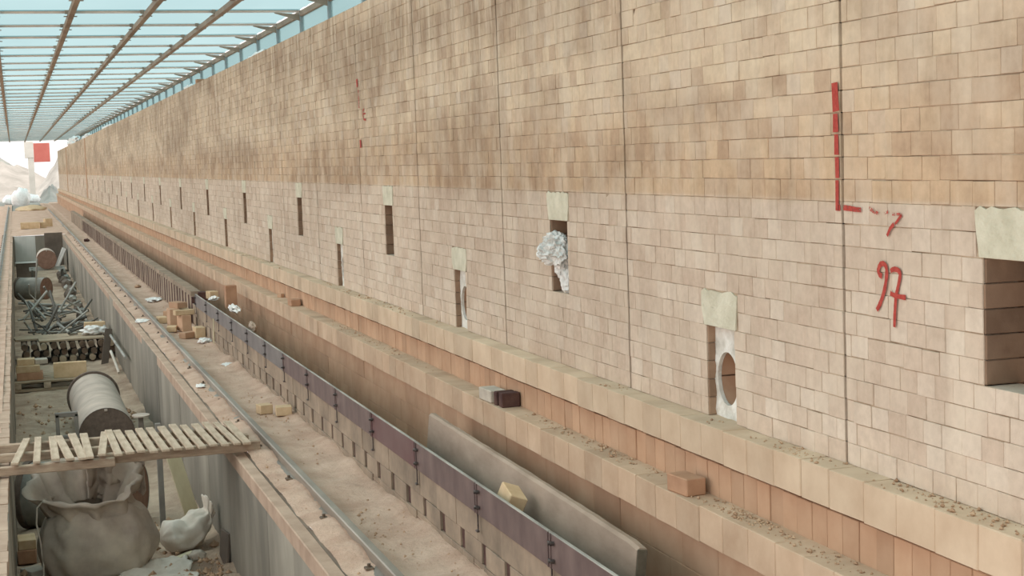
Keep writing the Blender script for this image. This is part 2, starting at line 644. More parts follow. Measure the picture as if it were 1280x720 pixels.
# brick backing: back of the wall, top and joint fill
mb = MB()
mb.box((XW + .60, (Y_END + .8) / 2, (Z0 + ZTOP) / 2), (.10, Y_END - .8, ZTOP - Z0))
mb.box((XW + .38, (Y_END + .8) / 2, ZTOP - .04), (.52, Y_END - .8, .07))
mb.box((XW + .38, Y_END - .03, (Z0 + ZTOP) / 2), (.52, .06, ZTOP - Z0 - .1))
mb.build('backing', M['jamb'], wall)
mb = MB()
for j in joints[1:-1]:
    mb.box((XW + .10, j, (Z0 + ZTOP) / 2), (.06, .03, ZTOP - Z0))
mb.build('joint_fill', M['joint'], wall)
# two wide slots towards the far end
for y in (58.9, 80.3):
    MB().box((XW - .004, y, (Z0 + ZTOP) / 2), (.02, .75, ZTOP - Z0 - .02)).build('joint_cover', M['tan'], wall)

for (yc, r0) in niches:
    zb, zt = Z0 + r0 * COURSE, Z0 + (r0 + 5) * COURSE
    if yc < 3 or yc > 70: detail = 0
    else: detail = 1
    # lintel patch of cream plaster, ragged at its upper edge
    mb = MB()
    n = 13
    hw = .158
    prof = [(yc - hw + 2 * hw * i / (n - 1), zt + 2 * COURSE + random.uniform(-.009, .004) if 0 < i < n - 1 else zt + 2 * COURSE - .012) for i in range(n)]
    low = [(yc + hw + random.uniform(-.012, .004), zt + COURSE), (yc + NW + .012, zt + .002), (yc - NW - .012, zt + .002), (yc - hw + random.uniform(-.004, .012), zt + COURSE)]
    ring = prof + low
    m_ = len(ring)
    V = [(XW - .003, y, z) for y, z in ring] + [(XW + .12, y, z) for y, z in ring]
    mb.poly(V, [tuple(range(m_)), tuple(reversed(range(m_, 2 * m_)))] + [(i, (i + 1) % m_, m_ + (i + 1) % m_, m_ + i) for i in range(m_)])
    mb.build('lintel_patch', M['lintel'], wall)
    # jambs, course by course on the far side
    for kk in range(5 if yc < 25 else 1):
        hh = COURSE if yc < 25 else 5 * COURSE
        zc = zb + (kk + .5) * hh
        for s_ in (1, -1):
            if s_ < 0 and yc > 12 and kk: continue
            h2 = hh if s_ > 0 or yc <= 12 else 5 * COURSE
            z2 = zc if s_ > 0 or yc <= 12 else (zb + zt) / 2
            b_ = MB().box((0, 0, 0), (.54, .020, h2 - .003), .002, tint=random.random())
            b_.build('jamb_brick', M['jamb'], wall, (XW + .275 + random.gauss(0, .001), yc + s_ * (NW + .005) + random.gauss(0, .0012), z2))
    if r0 == 0:
        # plastered plate with a round flue opening
        cz, cyy, rr = -.885, yc + .012, .104
        mb = MB()
        N = 36
        xf, xb = XW + .034, XW + .05
        y0, y1, z0_, z1_ = yc - NW - .002, yc + NW + .002, zb - .01, zt + .01
        circ, outr = [], []
        for i in range(N):
            th = 2 * PI * i / N
            c_, s_ = math.cos(th), math.sin(th)
            circ.append((cyy + .088 * c_, cz + rr * s_))
            tmax = 9
            if c_ > 1e-6: tmax = min(tmax, (y1 - cyy) / c_)
            if c_ < -1e-6: tmax = min(tmax, (y0 - cyy) / c_)
            if s_ > 1e-6: tmax = min(tmax, (z1_ - cz) / s_)
            if s_ < -1e-6: tmax = min(tmax, (z0_ - cz) / s_)
            outr.append((cyy + max(tmax, rr) * c_, cz + max(tmax, rr) * s_))
        # keep the plate's corners square
        for (yy, zz) in ((y0, z0_), (y1, z0_), (y1, z1_), (y0, z1_)):
            i = min(range(N), key=lambda q: abs(math.atan2(math.sin(math.atan2(zz - cz, yy - cyy) - 2 * PI * q / N), math.cos(math.atan2(zz - cz, yy - cyy) - 2 * PI * q / N))))
            outr[i] = (yy, zz)
        V = [(xf, *p) for p in circ] + [(xf + random.uniform(-.003, .004), *p) for p in outr] + [(xb, *p) for p in circ] + [(xb, *p) for p in outr]
        Fq = []
        for i in range(N):
            j = (i + 1) % N
            Fq += [(i, j, N + j, N + i), (2 * N + i, 3 * N + i, 3 * N + j, 2 * N + j), (i, 2 * N + i, 2 * N + j, j), (N + i, N + j, 3 * N + j, 3 * N + i)]
        mb.poly(V, Fq)
        plate = mb.build('port_plate', M['port'], wall)
        if yc < 40:
            for half in (1, -1):
                V = []
                for xx in (xb - .004, xb + .22):
                    V += [(xx, cyy + .090 * math.cos(PI * q / 18), cz + half * (.003 + .103 * math.sin(PI * q / 18))) for q in range(19)]
                Fq = [(i, i + 1, 20 + i, 19 + i) for i in range(18)]
                MB().poly(V, Fq, .5, True).build('flue_lining', M['hole'], plate)
                V = [(xb + .13, cyy + .090 * math.cos(PI * q / 18), cz + half * (.003 + .103 * math.sin(PI * q / 18))) for q in range(19)]
                MB().poly(V, [tuple(range(19))]).build('flue_stopper', M['hole'], plate)

MB().box((2.58, (Y_END + 1.8) / 2, -1.18), (.10, Y_END - 1.8, .024)).build('ledge_bed', M['joint'], wall)
MB().box((2.50, (Y_END + 2.4) / 2, -1.459), (.14, Y_END - 2.4, .010)).build('ledge_bed', M['joint'], wall)

# red spray-paint marks
def stroke(mb, pts, w, tint=1.0, x=XW - .0052):
    pts = [Vector((x, p[0], p[1])) for p in pts]
    L, R_ = [], []
    for i, p in enumerate(pts):
        d = (pts[min(i + 1, len(pts) - 1)] - pts[max(i - 1, 0)]).normalized()
        nrm = Vector((0, -d.z, d.y))
        ww = w * random.uniform(.85, 1.1) / 2
        L.append(p + nrm * ww); R_.append(p - nrm * ww)
    n = len(pts)
    mb.poly(L + R_, [(i, i + 1, n + i + 1, n + i) for i in range(n - 1)], tint)


def smooth(pts, k=4):
    out = []
    P = [Vector((*p, 0)) for p in pts]
    for i in range(len(P) - 1):
        p0, p1, p2, p3 = P[max(i - 1, 0)], P[i], P[i + 1], P[min(i + 2, len(P) - 1)]
        for q in range(k):
            t = q / k
            v = .5 * ((2 * p1) + (p2 - p0) * t + (2 * p0 - 5 * p1 + 4 * p2 - p3) * t * t + (3 * p1 - p0 - 3 * p2 + p3) * t ** 3)
            out.append((v.x, v.y))
    out.append(pts[-1])
    return out


mb = MB()
stroke(mb, smooth([(4.193, -.410), (4.209, -.403), (4.214, -.390), (4.201, -.373), (4.181, -.370), (4.167, -.383), (4.168, -.413), (4.183, -.457), (4.207, -.496), (4.227, -.517)]), .017)
mb.build('painted_nine', M['paint'], wall)['label'] = 'red spray-painted numeral 9'
mb = MB()
stroke(mb, smooth([(4.144, -.390), (4.124, -.383), (4.101, -.385), (4.090, -.396), (4.094, -.414), (4.105, -.442), (4.114, -.464), (4.121, -.508), (4.126, -.561)]), .016)
stroke(mb, smooth([(4.146, -.458), (4.114, -.464), (4.059, -.465)]), .016, x=XW - .0058)
mb.build('painted_seven', M['paint'], wall)['label'] = 'red spray-painted numeral 7 with a crossbar'
mb = MB()
stroke(mb, [(4.466, .200), (4.463, .15), (4.459, .108)], .040, .75)
stroke(mb, [(4.464, .100), (4.463, .041)], .034, .85)
stroke(mb, [(4.460, .034), (4.460, -.032)], .028, .95)
stroke(mb, [(4.458, -.040), (4.457, -.107)], .024, .7)
stroke(mb, [(4.459, -.114), (4.461, -.213)], .020, 1)
stroke(mb, [(4.455, -.203), (4.441, -.203)], .020, .9)
stroke(mb, [(4.422, -.202), (4.39, -.203), (4.35, -.206), (4.312, -.207)], .017, .45)
stroke(mb, [(4.264, -.200), (4.24, -.209), (4.211, -.216)], .012, .3)
stroke(mb, [(4.177, -.215), (4.154, -.208)], .010, .3)
stroke(mb, [(4.131, -.215), (4.10, -.216), (4.075, -.215)], .010, .28)
stroke(mb, [(4.078, -.217), (4.095, -.23), (4.115, -.245)], .010, .5)
stroke(mb, [(4.121, -.245), (4.144, -.261), (4.161, -.283)], .013, .8)
mb.build('painted_corner_mark', M['paint'], wall)['label'] = 'red spray-painted corner mark across the joint'
mb = MB()
stroke(mb, [(11.48, .389), (11.53, .375), (11.54, .345), (11.51, .31), (11.43, .305)], .014, .6)
stroke(mb, [(11.526, .351), (11.44, .353)], .012, .6)
stroke(mb, [(11.70, .623), (11.69, .561)], .05, .45)
stroke(mb, [(11.66, .54), (11.66, .40)], .03, .3)
stroke(mb, [(11.66, .16), (11.66, .10)], .05, .5)
mb.build('painted_scrawl', M['paint'], wall)['label'] = 'small red spray-painted scrawl on the wall'

# ------------------------------------------------------------------ ledges, lower wall
def ledge(name, label, mat, xf, depth, zt, zb, wid, y0, limit, pname, gap_at=()):
    root = tag(empty(name), label, 'ledge', kind='structure')
    L = []
    y = y0
    while y < Y_END:
        w = wid * (1 + random.gauss(0, .03)) * (1 if y < 45 else 2)
        ext = 0.006 if any(y < j <= y + w for j in gap_at) else 0
        L.append((xf + depth / 2 + random.gauss(0, .0012), y + w / 2, (zt + zb) / 2 + random.gauss(0, .0007), depth, w - .0022 - ext, zt - zb, min(1, max(0, random.gauss(.6, .28)))))
        y += w
    lay(pname, mat, root, L, limit, pname + '_run', .004)
    return root


ledge('trim_1', 'upper projecting ledge of pale bricks at the foot of the tall wall', M['ledge'], 2.44, .26, -1.04, -1.169, .196, 1.8, 140, 'ledge_brick', joints[1:])
ledge('trim_2', 'thin recessed course of tan bricks between the two ledges', M['tan'], 2.478, .20, -1.190, -1.323, .103, 1.9, 200, 'course_brick')
ledge('trim_3', 'lower projecting ledge of tan bricks', M['ledge2'], 2.351, .26, -1.319, -1.454, .200, 2.4, 140, 'ledge_brick', [j + 1.1 for j in joints])
lw = tag(empty('wall_lower'), 'smooth brown brick wall under the lower ledge', 'wall', kind='structure')
L = []
for r in range(4):
    y = 3.2 + (r % 2) * .12
    while y < Y_END:
        w = .32 * (1 + random.gauss(0, .02)) * (1 if y < 40 else 3)
        L.append((2.392 + .08 + random.gauss(0, .0006), y + w / 2, -1.463 - .145 * (r + .5), .16, w - .0016, .1442, min(1, max(0, random.gauss(.5, .2)))))
        y += w
lay('wall_block', M['tan'], lw, L, 180, 'wall_block_run', .002)

# ------------------------------------------------------------------ honeycomb sand-seal kerb
XS = 1.95
seal = tag(empty('wall_seal'), 'low honeycomb brick kerb with upright slots beside the rail', 'kerb', kind='structure')
L = []
SLOT, SP = 0.072, 0.3565
s0 = 4.9 - 1.06
y = 3.486
while y < 60:                        # each bay: block between two slots
    far = y > 18.8
    SL = SLOT if not far else .09
    a, b = y + SL / 2, y + SP - SL / 2
    m_ = (a + b) / 2
    zt_ = -1.634 if not far else -1.50
    for (za, zb_, segs) in ((-1.96, -1.873, [(y, m_), (m_, y + SP)]), (-1.873, -1.772 if not far else -1.56, [(a, b)]), (-1.772 if not far else -1.56, zt_, [(y + .09, y + .09 + SP)])):
        for (u, v) in segs:
            L.append((XS + .06 + random.gauss(0, .002), (u + v) / 2, (za + zb_) / 2, .12, v - u - .002, zb_ - za - .002, min(1, max(0, random.gauss(.5, .25)))))
    if y < 50:
        h_ = (-1.875, -1.77) if not far else (-1.875, -1.56)
        MB().box((XS + (.062 if not far else .045), y, sum(h_) / 2), (.10, SLOT if not far else .09, h_[1] - h_[0]), .001).build('slot_shade_block', M['burnt'], seal)  # dark block added in each slot, standing in for the shade inside
    y += SP
lay('seal_brick', M['seal'], seal, L, 200, 'seal_brick_run', .003)

# steel plates along the kerb top, one after the other
plate_y = [4.65, 5.71, 6.74, 7.87, 8.93, 10.01, 11.06, 12.10, 13.04, 14.10, 15.15, 16.20, 17.25, 18.30]
ORD = ['first', 'second', 'third', 'fourth', 'fifth', 'sixth', 'seventh', 'eighth', 'ninth', 'tenth', 'eleventh', 'twelfth', 'thirteenth']
HUE = ['steel', 'steel', 'steel', 'steel_red', 'steel', 'steel', 'steel', 'steel_grey', 'steel_grey', 'steel_grey', 'steel_grey', 'steel_grey', 'steel_grey']


def seal_plate(i):
    a, b = plate_y[i], plate_y[i + 1]
    w = b - a - .008
    root = empty('seal_plate', (XS - .012, a + .004, -1.636))
    mt = M[HUE[i]]
    web = MB().box((.004, w / 2, .073), (.008, w, .146), .002).build('web', mt, root)
    MB().box((.002, w / 2, .148), (.014, w, .006), .0015).build('top_edge', M['tube'], root)
    for e in (0, 1):
        MB().box((-.003, (w - .010) if e else .010, .073), (.008, .010, .142), .002).build('end_bar', mt, root)
    for zz in (.112, .040):
        t_ = MB().tube((-.004, w - .05, zz), (-.018, w - .05, zz), .010, 6)
        t_.tube((-.018, w - .05, zz), (-.028, w - .05, zz), .005, 8)
        t_.tube((-.012, w - .012, zz), (-.012, w - .06, zz), .005, 6)
        t_.build('bolt', M['bolt'], web)
    h = MB().box((.0, w - .012, -.035), (.006, .008, .075), .001)
    h.box((-.004, w - .014, -.076), (.014, .026, .010), .002)
    h.build('anchor_tab', M['bolt'], web)
    return root


for i in range(13):
    t_ = seal_plate(i)
    extra = {3: 'with a dull red patch ', 0: 'nearest ', 6: 'grey ', 12: 'last '}.get(i, '')
    lab = 'steel plate on the slotted brick kerb, %s from the near end' % ORD[i]
    if i == 3: lab = 'steel plate with a dull red patch on the slotted kerb, fourth from the near end'
    if i == 12: lab = 'steel plate at the far end of the plated stretch of kerb, by the loose bricks'
    tag(t_, lab, 'steel plate', 'steel seal plates along the kerb')

# ------------------------------------------------------------------ ground, kerbs, pit
PXL, PXR, PY1, PZ = -0.138, 1.30, 49.5, -2.85
fl = tag(empty('floor'), 'dusty ground and track beds along the kiln', 'ground', kind='structure')


def zbed(x, y):
    v = -1.925 + .022 * fb(x, y, 2.2) + .008 * fb(x, y, 11, 3)
    v += .055 * math.exp(-((1.95 - x) / .07) ** 2) * (.4 + .6 * fb(0, y, 1.4, 9))
    v += .020 * math.exp(-((1.535 - x) / .10) ** 2) * (1 + .8 * fb(0, y, 1.1, 5))
    return v


yl = list(np.arange(3.5, 20, .07)) + list(np.arange(20, 50, .25)) + list(np.arange(50, 100, 2))
grid('track_bed', 1.378, 1.97, 26, yl, zbed, M['soil'], fl)
grid('track_bed', -.62, -.20, 14, list(np.arange(3.5, 50, .25)) + list(np.arange(50, 100, 2)), lambda x, y: -1.925 + .02 * fb(x, y, 2.2, 1), M['soil'], fl)
grid('trough_bed', 1.95, 2.46, 5, list(np.arange(3.5, 100, .5)), lambda x, y: -1.90 + .02 * fb(x, y, 2), M['soil'], fl)
grid('ground', PXL - .08, 1.40, 24, list(np.arange(PY1 - .02, 83, .6)), lambda x, y: -1.94 + .02 * fb(x, y, 1.2, 2), M['soil'], fl)
grid('ground', -16, -.60, 12, list(np.arange(-24, 100, 4)), lambda x, y: -1.96, M['soil'], fl)
grid('ground', -40, 60, 60, list(np.arange(83 - 1.5, 240, 2.5)), lambda x, y: -1.99 + .12 * fb(x, y, .12, 4), M['pale_soil'], fl)
grid('ground', 3.2, 16, 6, list(np.arange(-6, 100, 6)), lambda x, y: -1.97, M['soil'], fl)

# kerb along the pit's right edge, and the coping bricks on its left edge
MB().box((1.34, (PY1 + 3) / 2, -1.99), (.078, PY1 - 3, .10), .006).build('pit_kerb', M['kerb'], fl)
L = []
y = 4.0
while y < PY1:
    w = .235 * (1 + random.gauss(0, .04))
    L.append((PXL - .044 + random.gauss(0, .002), y + w / 2, -1.968 + random.gauss(0, .002), .080, w - .006, .07, min(1, max(0, random.gauss(.5, .25)))))
    y += w
lay('coping_brick', M['kerb'], fl, L, 120, 'coping_brick_run', .004)

for nm, lab, x, sgn in (('wall_pit_right', 'grey shuttered concrete side of the pit under the track', PXR, 1), ('wall_pit_left', 'grey shuttered concrete side of the pit, left', PXL, -1)):
    pw = tag(empty(nm), lab, 'wall', kind='structure')
    y = 4.0
    while y < PY1:
        w = min(random.choice((.9, 1.1, 1.2)), PY1 - y)
        if PY1 - y - w < .3: w = PY1 - y
        o_ = MB().box((x + sgn * (.05 + random.uniform(0, .008)), y + w / 2, (PZ - .08 - 1.945) / 2), (.10, w - .005, -1.945 - PZ + .08), .004, tint=random.random())
        o_.build('concrete_panel', M['concrete'], pw)
        y += w
pw = tag(empty('wall_pit_end'), 'concrete end of the pit', 'wall', kind='structure')
MB().box(((PXL + PXR) / 2, PY1 + .06, -2.44), (PXR - PXL + .3, .12, .98), .01).build('end_wall', M['concrete'], pw)


def zpit(x, y):
    v = PZ + .03 * fb(x, y, 2.5, 7) + .012 * fb(x, y, 12, 8)
    v += .07 * math.exp(-((1.3 - x) / .18) ** 2) * (.5 + .8 * fb(0, y, 1.3, 2))
    if 9 < y < 12.6: v += .05 * fb(x, y, 4, 11) + .02
    return v


pf = grid('floor_pit', PXL - .02, PXR + .02, 40, list(np.arange(6, 22, .05)) + list(np.arange(22, 51, .25)), zpit, M['pit_soil'])
tag(pf, 'littered earth floor of the inspection pit', 'ground', kind='structure')

# ------------------------------------------------------------------ rails
def rail(x, y0, y1, label):
    root = empty('rail', (x, y0, -1.93))
    n = y1 - y0
    prof = [(-.045, 0), (.045, 0), (.045, .008), (.010, .018), (.010, .055), (.022, .062), (.022, .078), (.017, .084), (-.017, .084), (-.022, .078), (-.022, .062), (-.010, .055), (-.010, .018), (-.045, .008)]
    V = [(p[0], 0, p[1]) for p in prof] + [(p[0], n, p[1]) for p in prof]
    m_ = len(prof)
    MB().poly(V, [(i, (i + 1) % m_, m_ + (i + 1) % m_, m_ + i) for i in range(m_)] + [tuple(range(m_)), tuple(reversed(range(m_, 2 * m_)))]).build('rail_bar', M['rail'], root)
    clip = None
    y = .8
    while y < min(n, 46):
        for s_ in (-1,):
            if clip is None:
                c_ = MB().box((0, 0, .010), (.04, .05, .012), .003)
                c_.tube((0, 0, .012), (0, 0, .032), .009, 6)
                clip = c_.build('rail_clip', M['rust'], root, (s_ * .048, y, .006))
            else:
                o = clip.copy(); COL.objects.link(o); o.location = (s_ * .048, y, .006)
        y += 1.12
    tag(root, label, 'rail')
    return root


rail(1.535, 4.0, 80.5, 'steel rail running along the kerb, right of the pit')
rail(-.375, 4.0, 90, 'steel rail at the left edge, left of the pit')

# ------------------------------------------------------------------ roof
roof = tag(empty('ceiling'), 'translucent blue sheet roof on steel beams', 'roof', kind='structure')
RX0, RX1, RZ = -2.95, 4.06, 2.15
pur_y = [20.3 - 2.085 * 20 + 2.085 * i for i in range(66)]
pur_y = [p for p in pur_y if p < 117.5]
RE = pur_y[-1]
for i in range(len(pur_y) - 1):
    a, b = pur_y[i], pur_y[i + 1]
    mb = MB()
    n = 8
    V = []
    for j in range(n + 1):                     # shallow ribs across the bay
        yy = a - .06 + (b - a + .10) * j / n
        for xx in (RX0, RX1):
            V.append((xx, yy, RZ + .045 + .010 * (j % 2) + .005 * (i % 2)))
    mb.poly(V, [(2 * j, 2 * j + 1, 2 * j + 3, 2 * j + 2) for j in range(n)], tint=random.random())
    o = mb.build('roof_sheet', M['sheet'], roof)
bar = None
for p in pur_y:
    if bar is None:
        mb = MB()
        mb.box(((RX0 + RX1) / 2, 0, RZ + .024), (RX1 - RX0, .005, .022))
        mb.box(((RX0 + RX1) / 2, .016, RZ + .011), (RX1 - RX0, .036, .005))
        mb.box(((RX0 + RX1) / 2, -.016, RZ + .036), (RX1 - RX0, .036, .004))
        bar = mb.build('purlin', M['purlin'], roof, (0, p, 0))
    else:
        o = bar.copy(); COL.objects.link(o); o.location = (0, p, 0)
cleat = None
for bx_ in (-2.1, -1.1, -.14, .87, 1.885, 2.87):
    MB().box((bx_, (pur_y[0] + RE) / 2, RZ - .03), (.075, RE - pur_y[0], .075), .004).build('beam', M['beam'], roof)
    if bx_ < -.5: continue
    for p in pur_y:
        if p < 14 or p > 75: continue
        if cleat is None:
            mb = MB().box((.062, .0, -.035), (.055, .10, .006))
            mb.box((.05, .035, .0), (.006, .05, .07))
            mb.box((-.062, .0, -.035), (.055, .10, .006))
            mb.box((-.05, -.06, .02), (.05, .05, .05))
            cleat = mb.build('cleat', M['beam'], roof, (bx_, p, RZ))
        else:
            o = cleat.copy(); COL.objects.link(o); o.location = (bx_, p, RZ)

gl = tag(empty('window_1'), 'strip of pale blue glazing on posts above the brick wall', 'glazing', kind='structure')
post = pane = gus = None
MB().box((RX1 + .02, (pur_y[0] + RE) / 2, RZ - .01), (.06, RE - pur_y[0], .08), .004).build('top_rail', M['beam'], gl)
MB().box((RX1 + .02, (pur_y[0] + RE) / 2, .92), (.06, RE - pur_y[0], .08), .004).build('bottom_rail', M['post'], gl)
for i, p in enumerate(pur_y[14:]):
    if post is None:
        post = MB().box((0, 0, 0), (.06, .07, 1.3), .004).build('post', M['post'], gl, (RX1 + .02, p, 1.54))
        pane = MB().box((0, 0, 0), (.006, 2.02, 1.18), .001).build('pane', M['pane'], gl, (RX1 + .03, p + 1.042, 1.53))
        mb = MB()
        V = [(0, -.003, 0), (-.36, -.003, .03), (-.36, -.003, .015), (0, -.003, -.09)]
        V += [(x, .003, z) for x, y, z in V]
        mb.poly(V, [(0, 1, 2, 3), (7, 6, 5, 4), (0, 4, 5, 1), (1, 5, 6, 2), (2, 6, 7, 3), (3, 7, 4, 0)])
        gus = mb.build('gusset', M['beam'], gl, (RX1 - .01, p, RZ - .02))
    else:
        for src, loc in ((post, (RX1 + .02, p, 1.54)), (pane, (RX1 + .03, p + 1.042, 1.53)), (gus, (RX1 - .01, p, RZ - .02))):
            o = src.copy(); COL.objects.link(o); o.location = loc

# ------------------------------------------------------------------ blobs: sacks, wads, wool
def blob(name, mat, parent, rx, ry, rz, n=3, amp=.18, freq=3.0, seed=0, flat=False, loc=None, rot=None, zmin=None, ridged=False):
    bm = bmesh.new()
    bmesh.ops.create_icosphere(bm, subdivisions=n, radius=1.0)
    for v in bm.verts:
        p = v.co.copy()
        q = Vector((p.x * freq + seed, p.y * freq - seed, p.z * freq + 2 * seed))
        d = noise.fractal(q, 1.0, 2.0, 3)
        if ridged: d = 1 - 2 * abs(d)
        v.co = p * (1 + amp * d)
        v.co.x *= rx; v.co.y *= ry; v.co.z *= rz
        if zmin is not None: v.co.z = max(v.co.z, zmin)
    me = bpy.data.meshes.new(name)
    bm.to_mesh(me); bm.free()
    me.polygons.foreach_set('use_smooth', [not flat] * len(me.polygons))
    me.materials.append(mat)
    return link(name, me, parent, loc, rot)


# crumpled wad stuffed into the port
w_ = tag(empty('fibre_wad', (XW, 7.20, -.505)), 'crumpled white foil wad stuffed into a port of the tall wall', 'wad')
for (rx, ry, rz_, loc, sd, fr_) in ((.045, .075, .045, (.0, .045, .065), 3.1, 1.7), (.05, .055, .045, (-.02, .065, .02), 5.7, 1.9), (.045, .06, .05, (.015, -.01, .01), 9.2, 1.8), (.03, .05, .05, (.03, .03, -.045), 1.4, 2.0)):
    blob('crumple', M['foil'], w_, rx, ry, rz_, 4, .5, fr_, sd, True, loc, ridged=True)
blob('tail', M['foil'], w_, .035, .055, .075, 4, .3, 1.6, 8.1, True, (.045, -.015, -.105), ridged=True)

for i, (y, x, s, lab) in enumerate(((18.0, 2.78, (.10, .85, .07), 'long white wool strip on the wall top, nearest'), (24.9, 2.74, (.10, .5, .07), 'white wool lump on the wall top beside the lone brick'),
                     (22.3, 2.8, (.09, .5, .06), 'thin white wool strip in front of the lone brick on the wall top'),
                     (36, 2.8, (.1, 3.2, .06), 'low white wool roll on the wall top about halfway along'), (48, 2.76, (.12, 3.0, .09), 'white wool roll on the wall top before the wide far joint'), (62, 2.76, (.14, 3.4, .12), 'white wool roll on the wall top past the wide far joint'),
                     (76, 2.8, (.25, 5, .26), 'big white wool heap on the far end of the wall top'))):
    tag(blob('wool_strip', M['wool'], None, *s, 4, .3, 3, i * 3.7, False, (x, y, ZTOP + s[2] * .55)), lab, 'insulation wool', 'white wool on the wall top')


# ------------------------------------------------------------------ loose bricks
def loose(size, loc, rz, label, group=None, mat='loose', tilt=(0, 0), name='brick', tint=None):
    me = MB().box((0, 0, 0), size, .004, tint=random.random() if tint is None else tint)
    o = me.build(name, M[mat], None, loc, (tilt[0], tilt[1], rz))
    return tag(o, label, 'brick', group)


BR = (.065, .114, .23)
zl = -1.319
loose((.085, .155, .068), (2.405, 5.42, zl + .034), .10, 'loose brick lying on the lower ledge, nearest the camera', None, 'loose_orange', tint=.7)
loose((.09, .19, .066), (2.405, 7.97, zl + .033), .05, 'pale grey brick on the lower ledge beside two dark burnt bricks', None, 'grey_brick')
loose((.105, .04, .074), (2.418, 7.80, zl + .037), .10, 'dark burnt brick on end against the pale grey brick', None, 'burnt')
loose((.10, .06, .078), (2.42, 7.715, zl + .039), .0, 'dark burnt brick on end, outer of two on the lower ledge', None, 'burnt')
loose((.09, .15, .06), (2.41, 14.26, zl + .03), .05, 'loose orange brick on the lower ledge below the third low port', None, 'loose_orange')
loose((.04, .07, .04), (2.44, 15.2, zl + .02), .4, 'broken brick bit on the lower ledge beyond the orange brick', None, 'tan')
loose((.085, .15, .08), (2.035, 6.50, -1.525), .05, 'yellow brick resting on the steel plate against the grey plank', None, 'loose', (.25, .35), tint=1)
loose((.10, .16, .09), (2.12, 18.2, -1.50), .2, 'yellow brick on the kerb end, topmost by the lower wall', None, 'loose')
loose((.11, .18, .10), (2.07, 18.75, -1.55), -.1, 'dark pitted brick on the kerb end', None, 'burnt')
loose((.12, .14, .25), (2.18, 17.0, -1.43), .0, 'tall orange brick standing on end in the trough beside the kerb', None, 'loose_orange')
loose((.14, .12, .11), (2.72, 23.4, ZTOP + .055), .1, 'lone brick on top of the tall wall', None, 'loose_orange')

# pile of bricks between rail and kerb
zf = -1.915
pile = [((.12, .26, .22), (1.735, 18.95, zf + .11), .05, 'tall tan brick at the back of the pile beside the kerb'),
        ((.12, .26, .20), (1.87, 19.0, zf + .10), -.04, 'tall tan brick against the kerb, right of another in the pile'),
        ((.13, .24, .07), (1.80, 19.0, zf + .255), .35, 'flat tan brick on top of the two tall bricks in the pile'),
        ((.11, .22, .19), (1.80, 18.35, zf + .095), .18, 'tan brick with a pale top at the middle of the pile'),
        ((.23, .10, .06), (1.80, 18.33, zf + .221), .2, 'flat brick lying on the middle of the pile'),
        ((.11, .20, .12), (1.88, 17.55, zf + .06), .08, 'tan brick at the near right of the pile by the kerb'),
        ((.18, .11, .07), (1.76, 17.55, zf + .035), .6, 'small brick at the near left of the pile'),
        ((.11, .20, .06), (1.66, 18.4, zf + .03), -.15, 'flat brick at the left foot of the pile by the rail'),
        ((.11, .20, .075), (1.645, 19.5, zf + .037), .05, 'flat brick at the back left of the pile by the rail'),
        ((.10, .20, .07), (1.84, 20.3, zf + .035), 1.0, 'flat brick behind the pile in front of white plastic')]
for (s, l, r, lab) in pile:
    loose(s, l, r, lab, 'bricks piled beside the kerb', 'loose' if random.random() < .6 else 'tan')
loose((.10, .11, .072), (1.735, 11.85, zf + .036), .2, 'half brick on the ground by the rail, left of a pair', 'pair of half bricks by the rail', 'loose')
loose((.12, .11, .07), (1.86, 11.70, zf + .035), -.1, 'half brick on the ground near the kerb, right of a pair', 'pair of half bricks by the rail', 'loose')
# bricks by the pit's far end
for (s, l, r, lab) in (((.62, .3, .22), (.43, 55.6, -1.83), .0, 'pale block at the far end of the pit, biggest of three'), ((.2, .4, .2), (.86, 55.8, -1.84), .1, 'block right of the biggest at the far end of the pit'), ((.25, .3, .28), (1.05, 57, -1.80), .2, 'upright block near the rail at the far end of the pit')):
    loose(s, l, r, lab, 'blocks at the far end of the pit', 'loose')

# weathered plank standing in the trough
pk = tag(empty('plank', (2.115, 5.27, -1.85), -.012), 'long weathered grey plank on edge between steel plates and lower wall', 'plank')
pk.rotation_euler = (.009, 0, -.012)
mb = MB()
n = 30
V, Fq = [], []
prof = [(-.022, .0), (.022, .0), (.022, .372), (.016, .382), (-.010, .384), (-.022, .372)]
m_ = len(prof)
for i in range(n + 1):
    t = i / n
    sag = .006 * math.sin(t * 5)
    for (x, z) in prof:
        dz = 0 if z < .1 else random.gauss(0, .0012)
        V.append((x + sag, t * 3.16, z * (1.0 if i not in (0,) else .985) + dz))
for i in range(n):
    for j in range(m_):
        k2 = (j + 1) % m_
        Fq.append((i * m_ + j, (i + 1) * m_ + j, (i + 1) * m_ + k2, i * m_ + k2))
Fq += [tuple(range(m_)), tuple(reversed(range(n * m_, (n + 1) * m_)))]
mb.poly(V, Fq)
mb.build('plank_board', M['slab'], pk, rot=(0, .10, 0))
MB().box((0, -.0025, .188), (.040, .006, .37), .0025).build('end_grain', M['slab_end'], pk, rot=(0, .10, 0))['label'] = 'dark worn end of the plank'

